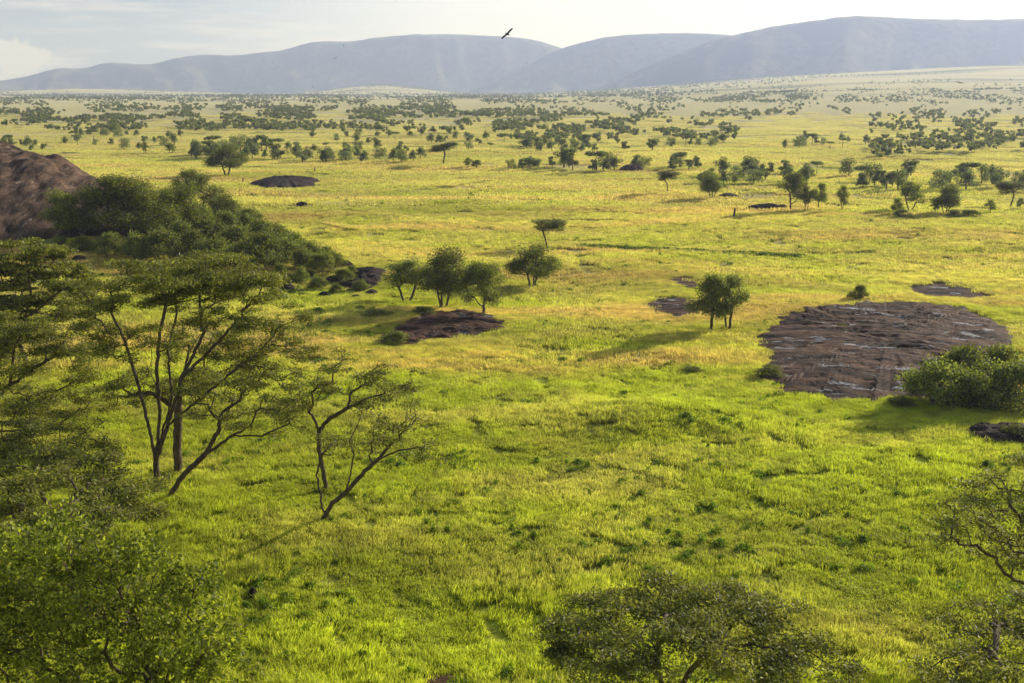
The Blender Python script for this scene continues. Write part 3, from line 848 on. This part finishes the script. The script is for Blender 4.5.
# far trees: light meshes, trunk and crown in one
def proto_far(seed, h, w, n, leaf, umbrella=False):
    cen = []
    for k in range(9):
        a = rng.uniform(0, 2 * math.pi); q = math.sqrt(rng.uniform(0, 1)) * w * 0.32
        z = h * (rng.uniform(0.72, 0.85) if umbrella else rng.uniform(0.28, 0.78))
        cen.append(ell_pts(n // 9, (q * math.cos(a), q * math.sin(a), z), w * 0.20, w * 0.20, w * (0.09 if umbrella else 0.16)))
    cen = np.concatenate(cen)
    V, Fq = leaf_quads(cen, leaf, leaf * 0.75, 0.2)
    P = np.array([[0, 0, -0.2], [0.1, 0, h * 0.25], [0.25, 0.1, h * 0.5], [-0.4, 0.2, h * 0.68], [0.8, -0.3, h * 0.7]]); par = np.array([-1, 0, 1, 2, 2])
    Vt, Ft = tubes(P, par, np.array([0.16, 0.13, 0.10, 0.05, 0.05]), 5)
    me = mesh_np('savanna_tree', np.concatenate([V, Vt]), np.concatenate([Fq, Ft + len(V)]), [M_crownfar_hazed, M_bark], mat_idx=np.concatenate([np.zeros(len(Fq)), np.ones(len(Ft))]))
    return me


PF = [proto_far(k, 6.0, w, 1100, 0.36, u) for k, (w, u) in enumerate([(5.0, False), (4.2, False), (6.2, True), (5.6, False), (4.8, False), (6.6, False)])]


def far_tree(px, py, h, label, group, wd=1.0):
    g = ground(px, py)
    k = int(rng.integers(0, len(PF)))
    o = link('savanna_tree', PF[k], None, (g[0], g[1], g[2] - 0.1))
    s = h * 0.88 / 6.0; w = s * wd * rng.uniform(0.85, 1.25)
    o.scale = (w, w, s); o.rotation_euler = (0, 0, rng.uniform(0, 6.28))
    tag(o, label, 'tree', group)


# (x0, x1, y0, y1, slope, count, height m, label, group)
BANDS = [
    (0, 60, 146, 152, 0, 10, 7, 'dark tree in the small wood beyond the granite dome at the left edge', 'trees beyond the dome'),
    (60, 190, 133, 150, 0, 26, 6.5, 'tree in the scattered line between the dome and the rocky wood', 'scattered trees above the dome'),
    (188, 300, 150, 160, 0, 34, 8.5, 'dark tree packed in the dense wood on the far rocky rise', 'trees of the dense far wood'),
    (300, 426, 158, 164, 0, 20, 7, 'tree in the row between the dense wood and the umbrella tree', 'row of trees along the far grass edge'),
    (300, 520, 133, 153, 0, 40, 6.2, 'small tree dotted on the plain behind the spreading umbrella tree', 'dotted trees behind the umbrella tree'),
    (510, 560, 167, 169, 0, 8, 5.2, 'low rounded tree in the dark hedge-like row by the far grass edge', 'low hedge-like row of trees'),
    (562, 618, 167, 173, 0, 10, 8.5, 'tree in the tall dense clump at the middle of the far grass edge', 'tall clump in the middle'),
    (634, 700, 164, 172, 0, 11, 6.5, 'tree in the row right of the small red-brown rock mound', 'row right of the red rock mound'),
    (520, 735, 143, 153, 0, 38, 6.8, 'tree in the broken wood behind the middle clump', 'broken wood behind the middle clump'),
    (700, 850, 174, 190, 0.0, 22, 7.5, 'tree in the loose wood behind the field row of four', 'wood behind the field row'),
    (850, 1030, 176, 192, 0.0, 30, 7.0, 'dark tree in the long wood along the right side of the far field', 'long wood on the right'),
    (784, 880, 140, 150, 0, 18, 6.5, 'tree in the oblong grove on the pale slope at the right', 'oblong grove on the pale slope'),
]
for x0, x1, y0, y1, sl, n, h, lab, grp in BANDS:
    for k in range(n):
        px = rng.uniform(x0, x1); py = rng.uniform(y0, y1)
        far_tree(px, py, h * rng.uniform(0.65, 1.15), lab, grp)


# the woods beyond: thousands of crowns that read as one mass
def woodland():
    me0 = []
    for k in range(6):
        w = [5, 4.2, 6, 5.5, 6.5, 4.8][k]; cen = []
        for q in range(5):
            a = rng.uniform(0, 6.28); rr_ = math.sqrt(rng.uniform(0, 1)) * w * 0.3
            cen.append(ell_pts(12, (rr_ * math.cos(a), rr_ * math.sin(a), 6 * rng.uniform(0.45, 0.8)), w * 0.2, w * 0.2, w * 0.15))
        V, Fq = leaf_quads(np.concatenate(cen), 1.2, 1.0, 0.15)
        me0.append(V)
    pts = []

    def scatter(n, x0, x1, y0, y1, thr, sc=(45, 7), slope=0.0, h=5.2):
        X = rng.uniform(x0, x1, n * 12); Y = rng.uniform(y0, y1, n * 12) + slope * (X - x0)
        k = np.where(fbm(X / sc[0], Y / sc[1], 91, 3) > thr)[0][:n]
        X, Y = X[k], Y[k]
        cx = (X - 512) / F; cy = (341.5 - Y) / F; cp, sp = math.cos(PITCH), math.sin(PITCH)
        dx, dy, dz = cx, cp + cy * sp, -sp + cy * cp
        t = 30 / np.maximum(-dz, 0.003)
        for _ in range(14): t = 0.5 * t + 0.5 * np.clip((HCAM - terrain(dx * t, dy * t)) / np.maximum(-dz, 0.003), 50, 6500)
        for x, y in zip(dx * t, dy * t):
            if y < 5600: pts.append((x, y, float(terrain(x, y)), h * rng.uniform(0.6, 1.2)))
    scatter(900, -80, 1100, 96, 104, 0.0)
    scatter(2200, -80, 500, 97, 124, -0.05)
    scatter(900, 100, 640, 110, 134, 0.0)
    scatter(900, 440, 830, 92, 104, -0.1)
    scatter(420, 380, 760, 104, 122, 0.05)
    scatter(220, 500, 740, 126, 143, 0.0)
    scatter(900, 700, 1100, 78, 100, 0.05)
    scatter(1500, -80, 620, 88, 99, -0.02)
    scatter(300, 700, 1100, 98, 118, 0.2)
    scatter(560, 870, 1100, 118, 162, -0.05, slope=-0.06)
    scatter(120, 0, 300, 122, 134, 0.0)
    a_ = rng.uniform(-0.5, 0.5, 14000); d_ = rng.uniform(2300, 6200, 14000)
    x_, y_ = d_ * np.sin(a_), d_ * np.cos(a_)
    k_ = fbm(x_ / 420, y_ / 330, 97, 3) + rng.uniform(-0.25, 0.25, 14000) > 0.05 + 0.5 * sst(0.05, 0.35, a_)
    for x, y, z in zip(x_[k_], y_[k_], terrain(x_[k_], y_[k_])): pts.append((x, y, float(z), rng.uniform(5.5, 9.5)))
    Vs = []
    for k, (x, y, z, h) in enumerate(pts):
        V = me0[int(rng.integers(0, 6))]
        a = rng.uniform(0, 6.28); s = h / 6.0 * (1 + 0.0 * y); ca, sa = math.cos(a) * s, math.sin(a) * s
        W_ = np.stack([V[:, 0] * ca - V[:, 1] * sa + x, V[:, 0] * sa + V[:, 1] * ca + y, V[:, 2] * s + z], -1)
        Vs.append(W_)
    # tiny crowns along the hill crests
    for H_ in HV:
        nv, U, _ = H_.shape
        for _ in range(420):
            j = int(rng.integers(int(nv * 0.42), int(nv * 0.68))); i = int(rng.integers(0, U))
            p = H_[j, i]; V = me0[int(rng.integers(0, 6))] * rng.uniform(0.8, 1.6)
            Vs.append(V + p)
    V = np.concatenate(Vs)
    o = link('distant_woodland', mesh_np('distant_woodland', V, np.arange(len(V)).reshape(-1, 4), [M_crownfar_hazed]))
    tag(o, 'far-off woods and scrub dotting the plain and the hill crests', 'woodland', None, 'stuff')


woodland()

# ------------------------------------------------------------------ grass
def grass_patch(name, size, n, hmin, hmax, wid, clump=0.0, tall=0.0):
    cl = rng.uniform(-size / 2, size / 2, (max(4, int(n / 22)), 2))
    hh = rng.uniform(0.6, 1.3, len(cl))
    k = rng.integers(0, len(cl), n)
    p = cl[k] + rng.normal(0, clump, (n, 2))
    uni = rng.uniform(0, 1, n) < 0.35
    p[uni] = rng.uniform(-size / 2, size / 2, (uni.sum(), 2))
    h = rng.uniform(hmin, hmax, n) * hh[k]
    a = rng.uniform(0, 2 * math.pi, n)
    w = wid * rng.uniform(0.6, 1.2, n)
    lean = rng.uniform(0.15, 0.75, n) * h
    # blades lean a little with the wind toward -X as well
    dx = np.cos(a) * lean - 0.18 * h; dy = np.sin(a) * lean
    u = np.stack([-np.sin(a) * w / 2, np.cos(a) * w / 2], -1)
    z0 = np.full(n, -0.08)
    b0 = np.stack([p[:, 0] - u[:, 0], p[:, 1] - u[:, 1], z0], -1)
    b1 = np.stack([p[:, 0] + u[:, 0], p[:, 1] + u[:, 1], z0], -1)
    m = np.stack([p[:, 0] + dx * 0.35, p[:, 1] + dy * 0.35, h * 0.62], -1)
    m0 = m - np.concatenate([u, np.zeros((n, 1))], 1) * 0.8; m1 = m + np.concatenate([u, np.zeros((n, 1))], 1) * 0.8
    t = np.stack([p[:, 0] + dx, p[:, 1] + dy, h], -1)
    V = np.stack([b0, b1, m1, m0, t], 1).reshape(-1, 3)
    i = np.arange(n)[:, None] * 5
    q = i + np.array([[0, 1, 2, 3]]); tri = i + np.array([[3, 2, 4]])
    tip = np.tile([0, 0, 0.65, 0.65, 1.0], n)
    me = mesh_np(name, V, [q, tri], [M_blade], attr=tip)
    return bpy.data.objects.new(name, me)


def instancer(name, pts, rots, scl, src, label):
    me = bpy.data.meshes.new(name)
    me.vertices.add(len(pts)); me.vertices.foreach_set('co', np.asarray(pts, np.float32).ravel())
    a = me.attributes.new('rot', 'FLOAT_VECTOR', 'POINT'); a.data.foreach_set('vector', np.asarray(rots, np.float32).ravel())
    a = me.attributes.new('scl', 'FLOAT_VECTOR', 'POINT'); a.data.foreach_set('vector', np.asarray(scl, np.float32).ravel())
    me.update()
    o = link(name, me)
    ng = bpy.data.node_groups.new(name, 'GeometryNodeTree')
    ng.interface.new_socket('Geometry', in_out='INPUT', socket_type='NodeSocketGeometry')
    ng.interface.new_socket('Geometry', in_out='OUTPUT', socket_type='NodeSocketGeometry')
    gi = ng.nodes.new('NodeGroupInput'); go = ng.nodes.new('NodeGroupOutput')
    oi = ng.nodes.new('GeometryNodeObjectInfo'); oi.inputs['Object'].default_value = src; oi.inputs['As Instance'].default_value = True
    ip = ng.nodes.new('GeometryNodeInstanceOnPoints')
    ra = ng.nodes.new('GeometryNodeInputNamedAttribute'); ra.data_type = 'FLOAT_VECTOR'; ra.inputs['Name'].default_value = 'rot'
    sa = ng.nodes.new('GeometryNodeInputNamedAttribute'); sa.data_type = 'FLOAT_VECTOR'; sa.inputs['Name'].default_value = 'scl'
    Lk = ng.links.new
    Lk(gi.outputs[0], ip.inputs['Points']); Lk(oi.outputs['Geometry'], ip.inputs['Instance'])
    Lk(ra.outputs['Attribute'], ip.inputs['Rotation']); Lk(sa.outputs['Attribute'], ip.inputs['Scale'])
    Lk(ip.outputs[0], go.inputs[0])
    md = o.modifiers.new('scatter', 'NODES'); md.node_group = ng
    tag(o, label, 'grass', None, 'stuff')
    return o


def ring_points(r0, r1, sp, half):
    """jittered grid over a sector in front of the viewer"""
    xs = np.arange(-r1 * math.sin(half), r1 * math.sin(half), sp); ys = np.arange(30, r1, sp)
    X, Y = np.meshgrid(xs, ys); X = X.ravel() + rng.uniform(-0.5, 0.5, X.size) * sp; Y = Y.ravel() + rng.uniform(-0.5, 0.5, Y.size) * sp
    d = np.hypot(X, Y); a = np.arctan2(X, Y)
    k = (d > r0) & (d < r1) & (np.abs(a) < half + 4 / d)
    return X[k], Y[k]


def place_grass(r0, r1, sp, half, protos, margin, hmod=0.5, label=''):
    X, Y = ring_points(r0, r1, sp, half)
    ok = np.ones(len(X), bool)
    for s in SLABS:
        lim = 1.0 + margin / min(s[2], s[3])
        ok &= slab_r(X, Y, s) > lim
    ok &= rng.uniform(0, 1, len(X)) > sst(450, r1 if r1 > 600 else 1e6, np.hypot(X, Y)) * 1.0
    X, Y = X[ok], Y[ok]
    put_grass(X, Y, sp, protos, hmod, label)


def put_grass(X, Y, sp, protos, hmod, label):
    e = sp * 0.5
    Z = terrain(X, Y)
    gx = (terrain(X + e, Y) - terrain(X - e, Y)) / (2 * e); gy = (terrain(X, Y + e) - terrain(X, Y - e)) / (2 * e)
    n = len(X)
    yaw = rng.uniform(-0.9, 0.9, n) + (rng.uniform(0, 1, n) < 0.5) * math.pi
    hs = 1 + hmod * fbm(X / 9, Y / 9, 61, 3)
    hs = np.clip(hs, 0.45, 1.9)
    which = rng.integers(0, len(protos), n)
    for k, pr in enumerate(protos):
        m = which == k
        rots = []
        for x, y, w in zip(gx[m], gy[m], yaw[m]):
            nrm = Vector((-x, -y, 1)).normalized()
            q = nrm.to_track_quat('Z', 'Y')
            from mathutils import Quaternion
            q = Vector((0, 0, 1)).rotation_difference(nrm) @ Quaternion((0, 0, 1), w)
            rots.append(tuple(q.to_euler('XYZ')))
        ss = np.stack([np.ones(m.sum()) * 1.05, np.ones(m.sum()) * 1.05, hs[m]], -1)
        instancer('grass', np.stack([X[m], Y[m], Z[m]], -1), rots, ss, pr, label)


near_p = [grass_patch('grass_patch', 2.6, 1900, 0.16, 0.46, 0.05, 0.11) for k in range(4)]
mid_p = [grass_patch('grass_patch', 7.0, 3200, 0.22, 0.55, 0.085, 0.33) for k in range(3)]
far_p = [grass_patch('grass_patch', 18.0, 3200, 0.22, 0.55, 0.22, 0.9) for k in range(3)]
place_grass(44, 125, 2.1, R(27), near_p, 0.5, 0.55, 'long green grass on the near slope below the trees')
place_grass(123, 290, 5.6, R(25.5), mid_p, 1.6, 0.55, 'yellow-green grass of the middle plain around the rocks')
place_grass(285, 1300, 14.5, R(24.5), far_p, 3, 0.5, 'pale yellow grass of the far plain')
RX, RY = [], []
for s_ in SLABS:
    if s_[1] < 120: continue
    n_ = int(2 * (s_[2] + s_[3]) * 20)
    a_ = rng.uniform(0, 6.283, n_); big_ = max(s_[2], s_[3]); q_ = np.sqrt(rng.uniform(0.4, (1 + 6 / big_) ** 2, n_)) * 1.25
    x_ = s_[0] + q_ * s_[2] * np.cos(a_) ; y_ = s_[1] + q_ * s_[3] * np.sin(a_)
    x_ = x_ + rng.uniform(-2, 2, n_); y_ = y_ + rng.uniform(-2, 2, n_)
    m_ = np.ones(n_, bool)
    for t_ in SLABS: m_ &= slab_r(x_, y_, t_) > 1.0 + 0.35 / min(t_[2], t_[3])
    RX.append(x_[m_]); RY.append(y_[m_])
# a few tufts rooted in cracks near the rim of the big slab
a_ = rng.uniform(0, 6.283, 260); q_ = rng.uniform(0.80, 1.0, 260) * np.interp(a_, *PROFILE[4], period=2 * math.pi)
x_ = S1[0] + q_ * S1[2] * np.cos(a_); y_ = S1[1] + q_ * S1[3] * np.sin(a_)
m_ = noise(x_ / 3.0, y_ / 2.2, 5) > 0.12
tuft_p = [grass_patch('grass_patch', 0.9, 260, 0.12, 0.36, 0.05, 0.1)]
put_grass(x_[m_], y_[m_], 1.0, tuft_p, 0.4, 'grass tufts rooted in cracks of the big slab')
put_grass(np.concatenate(RX), np.concatenate(RY), 2.1, near_p, 0.5, 'grass fringing the bare rocks')


# low leafy herbs standing darker in the grass
def herb_patch(w, h, n):
    cen = np.concatenate([ell_pts(n // 5, (rng.normal(0, w * 0.25), rng.normal(0, w * 0.25), h * 0.3), w * 0.3, w * 0.3, h * 0.6) for _ in range(5)])
    V, Fq = leaf_quads(cen, 0.16, 0.10, 0.2)
    return bpy.data.objects.new('herb_patch', mesh_np('herb_patch', V, Fq, [M_herb]))


herbs = [herb_patch(1.1, 0.55, 320) for _ in range(3)]


def put_herbs(X, Y, lo, hi, label):
    m_ = np.ones(len(X), bool)
    for t_ in SLABS: m_ &= slab_r(X, Y, t_) > 1.0
    X, Y = X[m_], Y[m_]; Z = terrain(X, Y)
    wh = rng.integers(0, 3, len(X))
    for k in range(3):
        q = wh == k; n = q.sum()
        if n == 0: continue
        sx = rng.uniform(lo, hi, n); sy = sx * rng.uniform(0.6, 1.3, n); sz = rng.uniform(0.8, 1.35, n)
        rot = np.stack([np.zeros(n), np.zeros(n), rng.uniform(0, 6.28, n)], -1)
        o = instancer('undergrowth', np.stack([X[q], Y[q], Z[q]], -1), rot, np.stack([sx, sy, sz], -1), herbs[k], label)
        o['category'] = 'undergrowth'


a_ = rng.uniform(-0.45, 0.45, 2600); d_ = np.exp(rng.uniform(math.log(48), math.log(330), 2600)); hx, hy = d_ * np.sin(a_), d_ * np.cos(a_)
k_ = fbm(hx / 14, hy / 14, 83, 3) + rng.uniform(-0.3, 0.3, 2600) > 0.12
put_herbs(hx[k_], hy[k_], 0.35, 1.2, 'low dark green herbs scattered through the grass')
gl = np.array([ground(px, 247.5 + (px - 600) * 0.048 + rng.normal(0, 0.5)) for px in np.arange(575, 800, 0.9)])
put_herbs(gl[:, 0], gl[:, 1], 0.8, 1.6, 'dark green undergrowth along the shallow gully across the plain')
gl = np.array([ground(rng.uniform(290, 440), rng.uniform(304, 343)) for _ in range(90)] + [ground(rng.uniform(270, 372), rng.uniform(275, 298)) for _ in range(70)])  # first set darkens the ground under the three trees, standing in for their shade
put_herbs(gl[:, 0], gl[:, 1], 0.6, 1.5, 'dark green herbs round the shaded rock shelf, some added to deepen the shade')
# boulders at the foot of the kopje
for k, (px, py, r_) in enumerate([(318, 268, 1.6), (334, 283, 1.3), (306, 278, 1.2), (345, 268, 1.4), (288, 290, 1.0), (372, 296, 0.9), (356, 300, 0.8), (325, 298, 0.9), (300, 262, 1.5), (80, 262, 1.2)]):
    g = ground(px, py)
    slab_obj('boulder', (g[0], g[1], r_ * 1.2, r_, 0.5 * k, 50 + k), r_ * 0.9, M_rock, 'weathered grey-brown boulder lying among the shrubs on the kopje slope', 'boulder', 0.3, (16, 36), group='boulders on the kopje slope')

# ------------------------------------------------------------------ birds and stumps
M_bird = make_mat('dark_feathers'); nt = NT(M_bird)
pos = nt.n('ShaderNodeTexCoord').outputs['Object']
c = nt.mix(nt.ramp(nt.noise(pos, 9.0, 3), 0.4, 0.6), (0.012, 0.010, 0.009), (0.05, 0.04, 0.032))
bs = nt.n('ShaderNodeBsdfPrincipled', ins={'Base Color': c, 'Roughness': 0.7}); nt.t.links.new(bs.outputs[0], nt.n('ShaderNodeOutputMaterial').inputs[0])


def bird_mesh():
    """soaring bird of prey, 1.4 m across: one closed surface swept from wing tip to wing tip through the body, with tail and head"""
    # stations across the span: x, leading y, trailing y, thickness, z
    st = [(-0.70, -0.10, -0.13, 0.004, 0.10), (-0.66, -0.02, -0.17, 0.008, 0.095), (-0.52, 0.06, -0.20, 0.014, 0.08), (-0.36, 0.13, -0.17, 0.020, 0.06), (-0.20, 0.11, -0.16, 0.028, 0.035), (-0.10, 0.12, -0.17, 0.045, 0.012),
          (-0.055, 0.24, -0.36, 0.09, 0.0), (-0.02, 0.335, -0.44, 0.125, 0.0), (0.0, 0.36, -0.45, 0.135, 0.0)]
    st = st + [(-a, b, c_, d_, e_) for a, b, c_, d_, e_ in reversed(st[:-1])]
    V = []; Fq = []; m = 10
    for x, yl, yt, th, z in st:
        for k in range(m):
            a = 2 * math.pi * k / m
            u = (1 - math.cos(a)) / 2          # 0 at the leading edge, 1 at the trailing edge
            y = yl + (yt - yl) * u
            bulge = math.sin(a) * th / 2 * (1.35 * (1 - u) ** 0.5 if abs(x) > 0.08 else (1.0 if u < 0.62 else 0.25))
            V.append((x, y, z + bulge - (0.02 if u > 0.7 and abs(x) > 0.1 else 0)))
    n = len(st)
    for i in range(n - 1):
        for k in range(m):
            a = i * m + k; b = i * m + (k + 1) % m
            Fq.append((a, b, b + m, a + m))
    return mesh_np('bird', V, np.array(Fq), [M_bird], True)


BM = bird_mesh()
for px, py, D, s, rot, lab in [
    (507, 34, 110, 1.0, (R(18), R(-42), R(20)), 'dark bird of prey soaring with tilted wings above the middle hill'),
    (961, 83, 190, 1.0, (R(10), R(8), R(-60)), 'dark bird gliding low over the far plain at the right'),
    (313, 87, 190, 0.6, (R(10), R(30), R(40)), 'small dark bird flying in front of the pale foothill'),
    (335, 58, 200, 0.55, (R(20), R(-20), R(10)), 'tiny bird flying against the left hills, middle one of three'),
    (344, 46, 210, 0.5, (R(10), R(15), R(70)), 'tiny bird flying highest against the left hills')]:
    p = at(px, py, D); o = link('bird', BM, None, tuple(p)); o.rotation_euler = rot; o.scale = (s, s, s); tag(o, lab, 'bird')


def stump(px, py, h, r, lean, lab):
    g = ground(px, py)
    P = [np.array([0, 0, -0.1])]; n = 7
    for k in range(1, n): P.append(np.array([lean * h * (k / n) ** 1.3 + 0.03 * math.sin(k * 2), 0.02 * math.cos(k * 3), h * k / (n - 1)]))
    P.append(P[3] + np.array([0.10, 0.05, 0.10])); P.append(P[-1] + np.array([0.16, 0.03, 0.22]))
    par = np.array([-1] + list(range(n - 1)) + [3, n])
    rad = np.array([r * (1.2 - 0.5 * k / n) for k in range(n)] + [r * 0.5, r * 0.3])
    V, Fq = tubes(np.array(P), par, rad, 8)
    o = link('dead_stump', mesh_np('dead_stump', V, Fq, [M_bark], True), None, tuple(g)); tag(o, lab, 'stump')


stump(734, 218, 2.3, 0.22, 0.08, 'dark upright dead stump in the yellow grass before the field trees')
stump(243, 183, 1.7, 0.20, 0.02, 'small dark stump between the lone broad tree and the rock mound')
stump(315, 173, 1.8, 0.22, -0.04, 'small dark stump standing beyond the right end of the rock mound')
stump(598, 305, 1.0, 0.07, 0.25, 'thin dead stick poking from the grass in the open middle')
g = ground(253, 596); slab_obj('small_stone', (g[0], g[1], 0.28, 0.22, 0.4, 40), 0.5, M_rock, 'small dark stone lying in the near green grass', 'stone', 0.05, (10, 20))
# ------------------------------------------------------------------ haze
def build_haze():
    x0, x1, y0, y1, z0, z1 = -9000, 9000, -500, 10600, -300, 450
    V = [(x, y, z) for x in (x0, x1) for y in (y0, y1) for z in (z0, z1)]
    Fq = np.array([[0, 1, 3, 2], [4, 6, 7, 5], [0, 4, 5, 1], [2, 3, 7, 6], [0, 2, 6, 4], [1, 5, 7, 3]])
    m = make_mat('valley_haze'); nt = NT(m)
    vs = nt.n('ShaderNodeVolumeScatter', ins={'Color': (0.52, 0.62, 1.0, 1), 'Density': 1.25e-4, 'Anisotropy': 0.35})
    nt.t.links.new(vs.outputs[0], nt.n('ShaderNodeOutputMaterial').inputs[1])
    o = link('haze', mesh_np('haze', V, Fq, [m]))
    tag(o, 'thin blue morning haze filling the valley up to the hills', None, None, 'structure')


build_haze()

# ------------------------------------------------------------------ world, sun, camera
W = bpy.data.worlds.new('World'); SC.world = W; W.use_nodes = True
nt = NT(W)
sky = nt.n('ShaderNodeTexSky', sky_type='NISHITA', sun_disc=False, sun_elevation=SUN_EL, sun_rotation=SUN_AZ, air_density=1.0, dust_density=2.0, ozone_density=1.0, altitude=1500)
tc = nt.n('ShaderNodeTexCoord').outputs['Generated']
sepd = nt.n('ShaderNodeSeparateXYZ', ins={0: tc})
# pale blue-grey air low down, wispy cloud bands, thick bright veil toward the sun
dot = nt.n('ShaderNodeVectorMath', operation='DOT_PRODUCT', ins={0: tc, 1: tuple(SUN)}).outputs['Value']
low = nt.ramp(sepd.outputs[2], 0.0, 0.7, 0.85, 0.0)
colr = nt.mix(low, sky.outputs[0], (3.9, 4.6, 6.0))
band = nt.noise(tc, 4.0, 8, 0.62, stretch=(1.0, 1.0, 9.0))
cl = nt.math('MULTIPLY', nt.ramp(band, 0.49, 0.62), low)
colr = nt.mix(nt.math('MULTIPLY', cl, 0.9), colr, (7.2, 7.2, 7.5))
veil = nt.ramp(dot, 0.42, 0.68)
veil = nt.math('MULTIPLY', veil, nt.ramp(sepd.outputs[2], 1.0, 0.3, 0.0, 1.0))
colr = nt.mix(nt.math('MULTIPLY', veil, 0.95), colr, (9.6, 9.6, 9.6))
cd = px_ray(14, 56); cd = cd / np.linalg.norm(cd)
off_ = nt.n('ShaderNodeVectorMath', operation='SUBTRACT', ins={0: tc, 1: tuple(cd)}).outputs[0]
off_ = nt.n('ShaderNodeVectorMath', operation='MULTIPLY', ins={0: off_, 1: (30.0, 30.0, 62.0)}).outputs[0]
dd_ = nt.math('ADD', nt.n('ShaderNodeVectorMath', operation='LENGTH', ins={0: off_}).outputs['Value'], nt.math('MULTIPLY', nt.math('SUBTRACT', nt.noise(tc, 70.0, 4, 0.6), 0.5), 1.6))
puff = nt.ramp(dd_, 0.85, 0.55, 0.0, 0.95)
colr = nt.mix(puff, colr, (7.4, 7.3, 7.4))
bg = nt.n('ShaderNodeBackground', ins={'Color': colr, 'Strength': 0.105})
nt.t.links.new(bg.outputs[0], nt.n('ShaderNodeOutputWorld').inputs[0])

L = bpy.data.lights.new('sun', 'SUN'); L.energy = 5.0; L.angle = R(0.55); L.color = (1.0, 0.945, 0.83)
lo = bpy.data.objects.new('sun', L); C.objects.link(lo)
lo.rotation_euler = Vector(SUN).to_track_quat('Z', 'Y').to_euler()
lo.location = (0, 0, 200)

cam = bpy.data.cameras.new('camera'); cam.sensor_width = 36; cam.lens = F / 1024 * 36
cam.clip_start = 0.5; cam.clip_end = 60000
co = bpy.data.objects.new('camera', cam); C.objects.link(co)
co.location = EYE; co.rotation_euler = (math.pi / 2 - PITCH, 0, 0)
SC.camera = co
SC.view_settings.view_transform = 'Standard'; SC.view_settings.look = 'None'; SC.view_settings.exposure = 0; SC.view_settings.gamma = 1
SC.render.engine = 'CYCLES'
SC.cycles.use_denoising = True
SC.cycles.max_bounces = 6; SC.cycles.diffuse_bounces = 2; SC.cycles.glossy_bounces = 2; SC.cycles.transmission_bounces = 3; SC.cycles.volume_bounces = 1
SC.cycles.use_adaptive_sampling = True; SC.cycles.adaptive_threshold = 0.015
